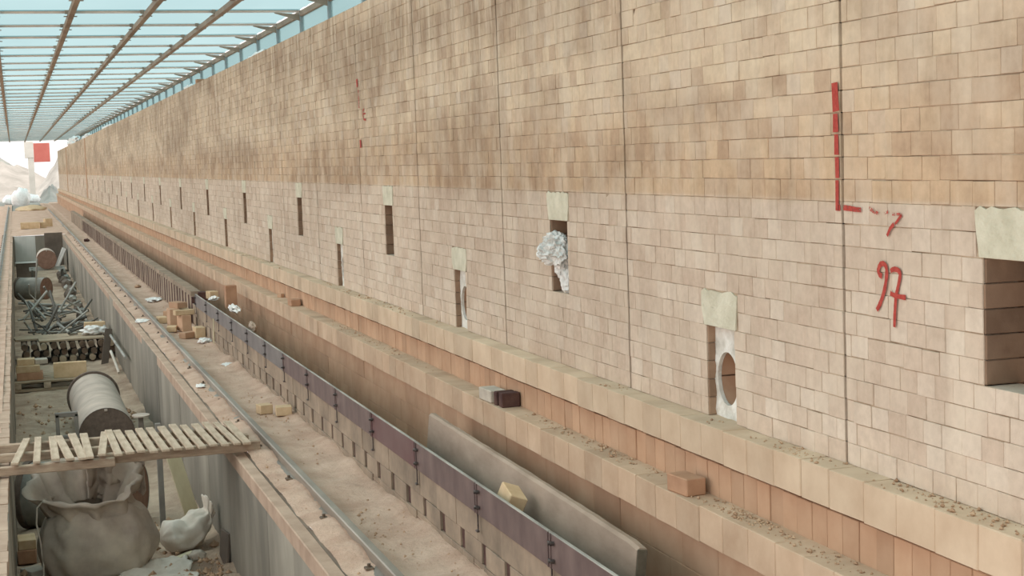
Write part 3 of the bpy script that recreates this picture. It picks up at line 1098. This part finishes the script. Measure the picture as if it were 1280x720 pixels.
# ------------------------------------------------------------------ crumbs on ledges (uncountable)
def crumbs(name, label, spots, mat, size=(.004, .016), parent=None):
    mb = MB()
    for (x0, x1, y0, y1, zz, cnt) in spots:
        for _ in range(cnt):
            s = random.uniform(*size) * random.choice((.6, .8, 1, 1, 1.6))
            c = Vector((random.uniform(x0, x1), random.triangular(y0, y1), (zz(0, 0) if callable(zz) else zz) + s * .35))
            V = [c + Vector((random.gauss(0, 1), random.gauss(0, 1.2), random.gauss(0, .6))).normalized() * s * random.uniform(.7, 1.2) for _ in range(6)]
            ordr = [(0, 1, 2), (0, 2, 3), (0, 3, 4), (0, 4, 1), (5, 2, 1), (5, 3, 2), (5, 4, 3), (5, 1, 4)]
            u = [c + Vector((0, 0, s * .8)), c + Vector((s, 0, 0)) * random.uniform(.5, 1.2), c + Vector((0, s, 0)) * random.uniform(.6, 1.5), c - Vector((s, 0, 0)) * random.uniform(.5, 1.2), c - Vector((0, s, 0)) * random.uniform(.6, 1.5), c - Vector((0, 0, s * .6))]
            mb.poly(u, ordr, random.random())
    o = mb.build(name, mat)
    return tag(o, label, 'debris', kind='stuff')


crumbs('brick_crumbs', 'brick crumbs and dust strewn along the upper ledge',
       [(2.45, 2.535, 3.3, 4.3, -1.04, 90), (2.45, 2.535, 4.3, 5.0, -1.04, 60), (2.45, 2.53, 5.3, 5.4, -1.04, 8), (2.45, 2.535, 6.25, 6.5, -1.04, 14), (2.45, 2.535, 8.8, 14, -1.04, 110), (2.45, 2.535, 14, 22, -1.04, 60)], M['crumb'], (.0025, .0075))
crumbs('brick_crumbs', 'brick crumbs strewn along the lower ledge',
       [(2.385, 2.465, 4.6, 5.35, -1.319, 190), (2.385, 2.465, 4.0, 4.7, -1.319, 50), (2.385, 2.465, 5.5, 7.5, -1.319, 150), (2.385, 2.465, 9, 13.4, -1.319, 110)], M['crumb'], (.0025, .0075))
crumbs('ground_crumbs', 'small brick chips on the ground between rail and kerb',
       [(1.62, 1.93, 6.5, 9, -1.918, 110), (1.62, 1.93, 9, 14, -1.918, 140), (1.62, 1.93, 14, 24, -1.918, 120), (1.40, 1.49, 6, 18, -1.922, 120)], M['crumb'], (.003, .008))
crumbs('pit_rubble', 'brick rubble on the pit floor under the slatted walkway',
       [(.75, 1.28, 10.2, 11.3, -2.80, 120), (.6, 1.28, 11.3, 12.6, -2.82, 90), (-.1, .5, 10.2, 11.2, -2.80, 60), (-.1, 1.2, 16, 20.5, -2.84, 120)], M['crumb'], (.008, .032))

# ------------------------------------------------------------------ slatted walkway across the pit
br = tag(empty('slatted_walkway', (0, 0, 0)), 'wooden slatted walkway laid across the pit to the right rail', 'walkway')
# front stringer built of two lengths, back rails
def bar_between(mb, a, b, w, h, tint=.5):
    a, b = Vector(a), Vector(b)
    d = b - a
    L_ = d.length
    ang = math.atan2(d.y, d.x)
    pit = -math.asin(d.z / L_)
    R_ = (Matrix.Rotation(ang, 3, 'Z') @ Matrix.Rotation(pit, 3, 'Y'))
    c = (a + b) / 2
    return mb.box(c, (L_, w, h), .004, tint, R_)


zs = -1.885
bar_between(MB(), (-.75, 10.26, zs - .008), (.52, 10.26, zs - .008), .06, .055).build('stringer', M['wood_x'], br)
bar_between(MB(), (.42, 10.33, zs + .004), (1.47, 10.33, zs + .004), .06, .066).build('stringer', M['wood_x'], br)
bar_between(MB(), (-.75, 11.10, zs), (1.40, 11.00, zs), .06, .055).build('stringer', M['wood_x'], br)
bar_between(MB(), (-.75, 10.70, zs), (1.44, 10.66, zs), .06, .055).build('stringer', M['wood_x'], br)
slat_x = [(-.06, -.16), (.045, -.045), (.15, .0), (.215, .10), (.30, .07), (.36, .0), (.47, -.13), (.535, .02), (.60, .06), (.675, .04), (.75, .06), (.825, .06), (.905, .06), (.985, .05), (1.06, .06), (1.14, .05), (1.215, .05), (1.29, .07), (1.36, .04)]
for x, tw in slat_x:
    w = random.uniform(.045, .055)
    MB().box((0, 0, 0), (w, .92 + random.uniform(-.03, .04), .018), .003).build('slat', M['wood'], br, (x, 10.66 + random.uniform(-.02, .02), zs + .044 + (.004 if x > .45 else 0)), (random.gauss(0, .008), random.gauss(0, .02), tw * .55))

# ------------------------------------------------------------------ drums in the pit
def drum(name, label, r, length, loc, rz, mats, rim=0.02, rimw=.05, tip=0.0):
    """Axis along local +y; near end plate at y=0."""
    root = empty(name, loc, rz)
    root.rotation_euler = (tip, 0, rz)
    N = 40
    V, Fq = [], []
    st = [(0.0, r), (.012, r), (length * .5, r * 1.002), (length - .02, r), (length, r)]
    for (y, rr) in st:
        for i in range(N):
            th = 2 * PI * i / N
            V.append((rr * math.cos(th), y, rr * math.sin(th)))
    for j in range(len(st) - 1):
        for i in range(N):
            k2 = (i + 1) % N
            Fq.append((j * N + i, j * N + k2, (j + 1) * N + k2, (j + 1) * N + i))
    MB().poly(V, Fq, .5, True).build('shell', mats[0], root)
    endp = MB().tube((0, .004, 0), (0, .016, 0), r * .985, N).build('end_plate', mats[1], root)
    MB().tube((0, length - rimw, 0), (0, length, 0), r + rim, N).build('end_flange', mats[2], root)
    MB().box((0, -.003, r - .022), (.03, .014, .026), .003).build('lug', mats[0], endp)
    tag(root, label, 'drum')
    return root


drum('steel_drum', 'dusty steel drum with a dark end plate lying along the pit', .270, 2.75, (.722, 15.45, -2.585), .0, (M['drum'], M['drum_end'], M['drum_end']), .025, .06)
drum('steel_drum', 'drum with a brown end lying behind the big open sack', .262, .92, (.80, 12.55, -2.59), math.radians(66), (M['drum_grey'], M['drum_end2'], M['drum_end']), .012, .05)
drum('steel_drum', 'grey drum lying across the pit beyond the scrap tubes', .235, .66, (.52, 34.0, -2.46), math.radians(55), (M['drum_grey'], M['drum_end2'], M['drum_end']), .012, .05)
drum('steel_drum', 'drum on a trestle at the far end of the pit, brown end forward', .24, 1.1, (.66, 40.0, -2.18), .0, (M['drum'], M['drum_end2'], M['drum_end']), .006, .05)
tr = tag(empty('steel_trestle', (.66, 40.3, PZ)), 'steel trestle holding up the far drum in the pit', 'trestle')
for x in (-.36, .36):
    for y in (-.1, .7):
        MB().box((x, y, .20), (.05, .05, .44), .004).build('leg', M['tube_dark'], tr)
for y in (-.1, .7):
    MB().box((0, y, .415), (.86, .05, .05), .004).build('crossbar', M['panel_pale'], tr)

fr = tag(empty('square_support', (.335, 15.22, -2.85)), 'small square grey steel support beside the dusty drum', 'support')
for (c, d) in (((-.075, 0, .27), (.035, .05, .54)), ((.10, 0, .27), (.035, .05, .54)), ((.01, 0, .535), (.21, .05, .045)), ((.01, 0, .32), (.14, .05, .03))):
    MB().box(c, d, .004).build('frame_bar', M['grey_post'], fr)
b_ = tag(MB().tube((0, 0, -.006), (0, 0, .006), .085, 24).build('bracket_plate', M['drum'], None, (1.045, 15.35, -2.40)), 'rounded flat plate sticking out beside the dusty drum', 'plate')
b_.scale = (1, 1.3, 1)
tag(MB().box((0, 0, .22), (.05, .05, .44), .004).build('steel_stub', M['grey_post'], None, (1.045, 15.42, -2.85)), 'short post under the rounded plate by the dusty drum', 'post')

# ------------------------------------------------------------------ sacks
def big_sack():
    root = empty('sack', (.395, 11.05, -2.84))
    NU, NVV = 72, 46
    V, Fq = [], []
    H = .72
    for j in range(NVV):
        t = j / (NVV - 1)
        for i in range(NU):
            th = 2 * PI * i / NU
            c_, s_ = math.cos(th), math.sin(th)
            # body bulges low on the right, narrows towards the neck
            if t < .72:
                u = t / .72
                z = H * u * .80
                r = .27 + .085 * math.sin(PI * min(1, u * 1.05)) - .045 * u
                r *= min(1, .72 + u * 3.2)
            else:                                        # rolled open rim, tipped towards the camera
                u = (t - .72) / .28
                z = H * (.80 + .16 * math.sin(u * PI * .75))
                r = .262 + .075 * math.sin(u * PI * .80) - .22 * max(0, u - .5) * 1.1
                if u > .72: z -= (u - .72) * 1.0
                z += min(1, u * 1.6) * (.15 * s_ + .02 * c_)
            e = 1.0 + .10 * max(0, c_) * math.sin(PI * min(1, z / H * 1.1))
            rx, ry = r * 1.16 * e, r * .86
            w1 = noise.fractal(Vector((c_ * 2.0, s_ * 2.0, z * 3.6)), 1.0, 2.0, 5)
            w1 = .55 * w1 + .75 * (.5 - abs(noise.noise(Vector((c_ * 2.6 + z * 1.5, s_ * 2.6, z * 4.5 + c_)))) * 2)
            w2 = noise.noise(Vector((th * 3.0 + z * 3, z * 14, 3.0)))
            fold = math.sin(th * 9 + 5 * z + 2 * w1) * (.012 if t < .72 else .034)
            k = 1 + .07 * w1 + .018 * w2
            px = (rx * k + fold) * c_ + .05 * (z / H) * (-1 if z > .5 else 0)
            py = (ry * k + fold) * s_
            pz = z + (.05 * noise.noise(Vector((c_ * 2, s_ * 2, 9))) + .055 * c_ * 0 if t >= .6 else .0)
            V.append((px, py, max(0, pz)))
    for j in range(NVV - 1):
        for i in range(NU):
            k2 = (i + 1) % NU
            Fq.append((j * NU + i, j * NU + k2, (j + 1) * NU + k2, (j + 1) * NU + i))
    Fq.append(tuple(reversed(range(NU))))
    o = MB().poly(V, Fq, .5, True).build('sack_body', M['sack'], root)
    # folded flap over the mouth and the upright collar behind it
    for nm, (cx, cy_, cz), (rx, rz_), seed in (('collar', (.17, .17, .70), (.20, .16), 6.0),):
        V, Fq = [], []
        n1, n2 = 34, 16
        for j in range(n2):
            v = j / (n2 - 1) * 2 - 1
            for i in range(n1):
                u = i / (n1 - 1) * 2 - 1
                d = math.sqrt(u * u + v * v)
                wv = noise.fractal(Vector((u * 2.6 + seed, v * 3, seed)), 1.0, 2.0, 3)
                rd = .8 if d > 1 else 1
                if nm == 'mouth_flap':
                    V.append((cx + rx * u, cy_ + .18 * v, cz + .05 * wv - .05 * v * v + .03 * math.sin(u * 5)))
                else:
                    V.append((cx + rx * u, cy_ + .05 * math.sin(u * 7 + 2 * wv) * .35 + .09 * wv - .06 * u * u, cz + rz_ * v + .07 * wv))
        for j in range(n2 - 1):
            for i in range(n1 - 1):
                a = j * n1 + i
                Fq.append((a, a + 1, a + n1 + 1, a + n1))
        ob = MB().poly(V, Fq, .5, True).build(nm, M['sack'], root)
        md = ob.modifiers.new('thick', 'SOLIDIFY'); md.thickness = .008
    pts = [(-.325, -.10, .60), (-.375, -.12, .55), (-.385, -.12, .44), (-.365, -.12, .30), (-.355, -.12, .16), (-.36, -.13, .02)]
    MB().path(pts, .006, 6).build('tie_cord', M['white_sack'], root)
    tag(root, 'big open dusty sack with a rumpled rim standing in the pit', 'sack')


big_sack()


def white_sack():
    root = empty('sack', (1.075, 11.45, -2.80), .25)
    NU, NVV = 48, 34
    V, Fq = [], []
    for j in range(NVV):
        t = j / (NVV - 1)                    # along the sack, from its bottom end to the neck
        for i in range(NU):
            th = 2 * PI * i / NU
            c_, s_ = math.cos(th), math.sin(th)
            prof = min(1, (t / .12 + .05) ** .5) if t < .12 else (1 if t < .55 else max(.40, 1 - (t - .55) / .27 * .60))
            if t > .86: prof = .40 + (t - .86) * 1.6
            x = -.21 + .36 * min(t, .75) / .75 + max(0, t - .75) * .06
            zc = .10 + .10 * max(0, min(t, .78) - .40) / .35 + max(0, t - .78) * .42
            w1 = noise.fractal(Vector((c_ * 1.5 + 4, s_ * 1.5, t * 5)), 1.0, 2.0, 4)
            cr_ = math.sin(th * 6 + t * 9 + w1 * 3) * .007 * (1 + 2 * max(0, t - .5))
            a, b_ = (.155 * prof * (1 + .12 * w1) + cr_), (.115 * prof * (1 + .12 * w1) + cr_)
            V.append((x + .35 * s_ * b_ * -min(1, t), a * c_, max(0.0, zc + b_ * s_)))
    for j in range(NVV - 1):
        for i in range(NU):
            k2 = (i + 1) % NU
            Fq.append((j * NU + i, j * NU + k2, (j + 1) * NU + k2, (j + 1) * NU + i))
    Fq += [tuple(reversed(range(NU))), tuple(range((NVV - 1) * NU, NVV * NU))]
    MB().poly(V, Fq, .5, True).build('sack_body', M['white_sack'], root)
    # tied neck band
    N = 20
    tag(root, 'filled white sack with a twisted neck slumped against the pit wall', 'sack')


white_sack()

pl = MB().box((0, 0, .25), (.115, .022, .62), .004).build('leaning_board', M['board'], None, (1.21, 12.45, -2.80), (.10, -.29, .25))
tag(pl, 'pale yellow board leaning on the pit wall behind the white sack', 'board')
po = MB().box((0, 0, .45), (.042, .042, .90), .004).build('steel_post', M['grey_post'], None, (.935, 11.95, -2.84))
tag(po, 'thin grey steel post under the slatted walkway', 'post')
bd = MB().box((0, 0, .12), (.02, .20, .26), .004).build('leaning_board', M['panel_dark'], None, (1.265, 10.95, -2.84), (.0, .10, .15))
tag(bd, 'small brown board leaning on the pit wall at the bottom of the picture', 'board')
tag(MB().box((0, 0, 0), (.05, .30, .03), .004).build('timber_offcut', M['board'], None, (.98, 11.12, -2.79), (0, 0, -.75)), 'pale timber offcut in front of the white sack', 'offcut')
tag(blob('rubble_lump', M['grey_brick'], None, .06, .05, .04, 3, .3, 2, 5.5, False, (1.10, 11.13, -2.79)), 'pale rubble lump beside the timber offcut', 'rubble')

# white sheet on the pit floor
V, Fq = [], []
n1, n2 = 26, 18
for j in range(n2):
    for i in range(n1):
        u, v = i / (n1 - 1), j / (n2 - 1)
        V.append((.52 + .50 * u + .05 * noise.noise(Vector((v * 4, 1, 0))), 10.35 + .68 * v + .06 * noise.noise(Vector((u * 4, 5, 0))) + .1 * u, -2.775 + .035 * noise.fractal(Vector((u * 4, v * 4, 2)), 1, 2, 3)))
for j in range(n2 - 1):
    for i in range(n1 - 1):
        a = j * n1 + i
        Fq.append((a, a + 1, a + n1 + 1, a + n1))
o = MB().poly(V, Fq, .5, True).build('plastic_sheet', M['white_sack'])
o.modifiers.new('thick', 'SOLIDIFY').thickness = .004
tag(o, 'crumpled pale plastic sheet on the pit floor at the bottom edge', 'sheet')

# bricks at the pit's lower left
loose((.125, .22, .07), (-.065, 11.75, -2.705), .03, 'yellow-topped brick, topmost of the stack at the lower left', 'brick stack at the lower left of the pit', 'loose')
loose((.13, .22, .10), (-.066, 11.74, -2.792), -.02, 'orange brick under the yellow-topped brick', 'brick stack at the lower left of the pit', 'loose_orange')
loose((.12, .20, .05), (.10, 11.75, -2.79), .1, 'pale brick lying behind the big open sack, left', None, 'loose')
loose((.14, .16, .08), (-.02, 11.15, -2.80), .5, 'grey broken brick at the left foot of the big open sack', None, 'grey_brick')

# ------------------------------------------------------------------ pallet with blocks, timber platform
pa = tag(empty('pallet', (.16, 21.35, PZ)), 'wooden pallet carrying bricks in the pit', 'pallet')
for i in range(5):
    MB().box((.12, -.36 + .18 * i, .125), (.98, .13, .022), .003).build('deck_board', M['old_board'], pa)
for x in (-.27, .10, .52):
    MB().box((x, 0, .075), (.09, .86, .075), .004).build('stringer', M['wood'], pa)
for y in (-.36, .36):
    MB().box((.12, y, .018), (.98, .12, .034), .003).build('bottom_board', M['old_board'], pa)
pz = PZ + .137
G = 'bricks on the pit pallet'
loose((.33, .23, .10), (.05, 21.15, pz + .05), .0, 'lowest wide brick on the left of the pit pallet', G, 'loose_orange')
loose((.30, .23, .09), (.03, 21.15, pz + .146), .02, 'middle brick on the left of the pit pallet', G, 'loose')
loose((.22, .2, .08), (.01, 21.2, pz + .232), -.02, 'thick pale brick, topmost on the left of the pit pallet', G, 'loose')
loose((.16, .2, .06), (.20, 21.25, pz + .222), .05, 'whitish brick beside the topmost brick of the pit pallet', G, 'grey_brick')
loose((.42, .10, .20), (.56, 21.1, pz + .10), -.03, 'wide pale block standing on the right of the pit pallet', G, 'loose', tint=1)

tp = tag(empty('timber_platform', (.5, 24.3, PZ)), 'timber platform of boards on logs in the pit', 'platform')
MB().box((-.22, .30, .325), (.80, .50, .03), .004).build('deck_board', M['old_board'], tp, rot=(0, 0, .06))
MB().box((.18, -.12, .325), (.95, .42, .03), .004).build('deck_board', M['old_board'], tp, rot=(0, 0, .03))
MB().box((.55, .30, .325), (.50, .45, .03), .004).build('deck_board', M['old_board'], tp)
for i in range(30):
    x, z = -.50 + 1.24 * (i % 10) / 9 + random.uniform(-.012, .012) + (.03 if i // 10 == 1 else 0), .255 - .098 * (i // 10)
    MB().tube((x, -.42 + random.uniform(-.05, .05), z), (x + random.uniform(-.01, .01), .50, z), random.uniform(.044, .052), 12).build('log', M['log'] if random.random() < .75 else M['old_board'], tp)
blk = loose((.31, .16, .16), (1.06, 24.75, PZ + .42), .05, 'pale block on the timber platform behind the white bag', None, 'loose')
tag(blob('plastic_bag', M['plastic'], None, .17, .12, .075, 4, .5, 2.3, 4.4, False, (1.02, 24.35, PZ + .40), zmin=-.058), 'crumpled white bag on the timber platform', 'bag')
o = MB().tube((0, 0, 0), (.045, -5.2, -.01), .02, 10).build('pole', M['tube'], None, (1.19, 25.6, -2.415))
tag(o, 'pale pole leaning beside the timber platform', 'pole')
o = MB().tube((0, 0, 0), (.06, -.7, -.23), .02, 10).build('pole', M['white_sack'], None, (1.17, 22.6, -2.58))
tag(o, 'short white tube below the pale pole', 'pole')
o = MB().box((0, 0, .26), (.10, .02, .58), .003).build('leaning_board', M['panel_dark'], None, (1.10, 23.2, -2.86), (-.1, .18, .1))
tag(o, 'brown board standing at the right end of the timber platform', 'board')

# ------------------------------------------------------------------ scrap tubes
for i in range(64):
    L_ = random.uniform(.35, 1.0)
    y = random.uniform(25.8, 32)
    x = random.uniform(-.02, 1.12)
    az = random.uniform(0, PI)
    el = random.uniform(-.2, .9) * (1 if random.random() < .75 else .1)
    d = Vector((math.cos(az) * math.cos(el), math.sin(az) * math.cos(el), math.sin(el))) * L_
    x = min(max(x, -.06 - min(0, d.x)), 1.2 - max(0, d.x))
    base = Vector((x, y, PZ + random.uniform(.04, .22)))
    if d.z < 0: d.z *= .2
    pale = random.random() < .55
    mb = MB()
    if random.random() < .35:
        mid = base + d * .55
        mb.path([base, mid, mid + Vector((-d.y, d.x, d.z)) * .35], random.uniform(.012, .022), 8)
    else:
        mb.tube(base, base + d, random.uniform(.012, .028), 8)
    o = mb.build('scrap_tube', M['tube'] if pale else M['tube_dark'])
    tag(o, 'pale bent scrap tube in the tangle on the pit floor' if pale else 'dark scrap tube in the tangle on the pit floor', 'tube',
        'pale scrap tubes in the pit' if pale else 'dark scrap tubes in the pit')
# junk heap right of the drums
for i in range(16):
    y = 30.2 + i * .82
    s = random.uniform(.06, .14)
    o = blob('scrap_lump', M['tube'] if i % 2 else M['panel_dark'], None, s * 1.0, s * 1.9, s, 2, .4, 1.6, i * 2.3, True, (random.uniform(1.02, 1.12), y, PZ + .07 + s * .6))
    tag(o, 'pale crumpled scrap along the right side of the pit' if i % 2 else 'dark crumpled scrap along the right side of the pit', 'scrap', 'pale scrap by the pit wall' if i % 2 else 'dark scrap by the pit wall')
o = MB().box((0, 0, 0), (.02, 1.2, .60), .004).build('leaning_sheet', M['tube'], None, (1.12, 45.4, -2.45), (.0, .4, .05))
tag(o, 'pale grey sheet leaning on the right pit wall beyond the far drum', 'sheet')
tag(MB().box((0, 0, .5), (.58, .03, .95), .006).build('door_panel', M['panel_pale'], None, (.20, 47.4, PZ), (-.05, 0, 0)), 'pale grey panel propped at the far end of the pit', 'panel')
tag(MB().box((0, 0, .52), (.52, .03, 1.0), .006).build('door_panel', M['panel_dark'], None, (1.02, 48.2, PZ), (-.05, 0, .02)), 'dark brown panel propped at the far end of the pit', 'panel')
tag(MB().box((0, 0, .2), (.52, .3, .42), .01).build('crate', M['panel_dark'], None, (.18, 43.5, PZ), (0, 0, 0)), 'low brown crate with a pale top in front of the grey panel', 'crate')
tag(MB().box((0, 0, 0), (.56, .34, .03), .004).build('board', M['panel_pale'], None, (.18, 43.5, PZ + .427)), 'pale board lying on the low brown crate', 'board')
tag(MB().tube((0, 0, 0), (.10, 0, 1.0), .018, 8).build('pole', M['tube'], None, (.26, 33.6, PZ + .05)), 'upright pole in front of the grey drum', 'pole')

# ------------------------------------------------------------------ litter by the rail
for (x, y, z, s, sd, lab) in ((1.82, 22.8, -1.90, (.11, .22, .03), 1, 'white plastic scrap behind the brick pile'), (1.43, 19.8, -1.905, (.08, .2, .02), 2, 'white plastic scrap on the left side of the rail'),
                              (1.88, 17.05, -1.90, (.07, .14, .03), 3, 'white plastic scrap at the foot of the kerb by the stick'), (2.07, 17.6, -1.49, (.05, .12, .025), 4, 'small white plastic scrap on the kerb end'),
                              (2.11, 16.2, -1.49, (.05, .28, .035), 5, 'white plastic strip tucked behind the steel plate'), (1.87, 14.95, -1.915, (.06, .16, .008), 6, 'thin patch of white powder on the ground by the kerb'),
                              (1.45, 13.6, -1.91, (.04, .10, .012), 7, 'small pale scrap beside the rail in front of the white scrap')):
    tag(blob('plastic_scrap', M['plastic'], None, *s, 3, .55, 2.2, sd * 5.1, True, (x, y, z)), lab, 'litter')
tag(MB().tube((0, 0, 0), (.01, 0, .27), .006, 6).build('stick', M['board'], None, (1.915, 16.5, -1.88)), 'thin pale stick standing against the kerb', 'stick')
tag(blob('stone', M['slab'], None, .035, .11, .05, 3, .3, 2, 9.2, True, (2.02, 14.3, -1.50)), 'grey stone lying on the steel plates', 'stone')
tag(blob('dust_clod', M['burnt'], None, .07, .16, .05, 3, .4, 2, 3.2, True, (1.78, 43.5, -1.90)), 'dark clod on the ground far along the rail', 'clod')
tag(blob('dust_clod', M['tan'], None, .05, .08, .03, 3, .4, 2, 7.2, True, (1.80, 25.6, -1.90)), 'small brown clod on the ground by the rail', 'clod')

# ------------------------------------------------------------------ beyond the shed
co = tag(empty('column', (1.25, 118, -1.95)), 'concrete column at the far end of the roof', 'column', kind='structure')
MB().box((0, 0, 1.45), (.42, .42, 3.1), .02).build('shaft', M['column'], co)
MB().box((-.10, 0, 3.55), (.64, .5, 1.2), .03).build('head', M['column'], co)
rs = tag(MB().box((0, 0, 1.2), (1.5, .1, 1.75), .02).build('red_hoarding', M['red_sheet'], None, (2.55, 150, .55)), 'red hoarding behind the far column', 'hoarding')
hl = tag(empty('hill', (0, 0, 0)), 'pale earth mounds beyond the shed', 'hill', kind='structure')


def mound(cx, cy_, rx, ry, h, seed, mat):
    n1 = 34
    V, Fq = [], []
    for j in range(n1):
        for i in range(n1):
            u, v = i / (n1 - 1) * 2 - 1, j / (n1 - 1) * 2 - 1
            d = min(1, math.sqrt(u * u + v * v))
            V.append((cx + rx * u, cy_ + ry * v, -2.1 + h * (math.cos(d * PI) * .5 + .5) * (1 + .35 * noise.fractal(Vector((u * 3 + seed, v * 3, seed)), 1, 2, 4))))
    for j in range(n1 - 1):
        for i in range(n1 - 1):
            a = j * n1 + i
            Fq.append((a, a + 1, a + n1 + 1, a + n1))
    MB().poly(V, Fq, .5, True).build('mound', mat, hl)


mound(-1.5, 185, 9, 16, 3.3, 1.0, M['pale_soil'])
mound(-6, 230, 14, 20, 5.2, 3.0, M['mound'])
mound(-1.5, 146, 4.0, 6, 1.2, 5.0, M['pale_soil'])
mound(4.2, 140, 3.2, 10, 3.0, 7.0, M['pale_mound'])
mound(2.4, 112, 1.2, 6, 1.1, 9.0, M['pale_mound'])
for i, (x, y, s, lab) in enumerate(((.35, 98, (.55, .7, .62), 'largest white sack on the ground past the tracks'), (-.35, 101, (.4, .6, .35), 'white sack left of the largest past the tracks'), (1.0, 104, (.5, .6, .35), 'white sack lying right of the largest past the tracks'))):
    tag(blob('sack', M['wool'], None, *s, 3, .25, 1.8, i * 4.4, False, (x, y, -1.95 + s[2] * .6)), lab, 'sack', 'white sacks past the tracks')
sm = blob('sand_pile', M['loose'], None, .8, 3.0, .22, 3, .2, 2, 2.2, False, (.75, 84, -1.93))
tag(sm, 'low heap of yellow sand at the end of the tracks', 'sand', kind='stuff')
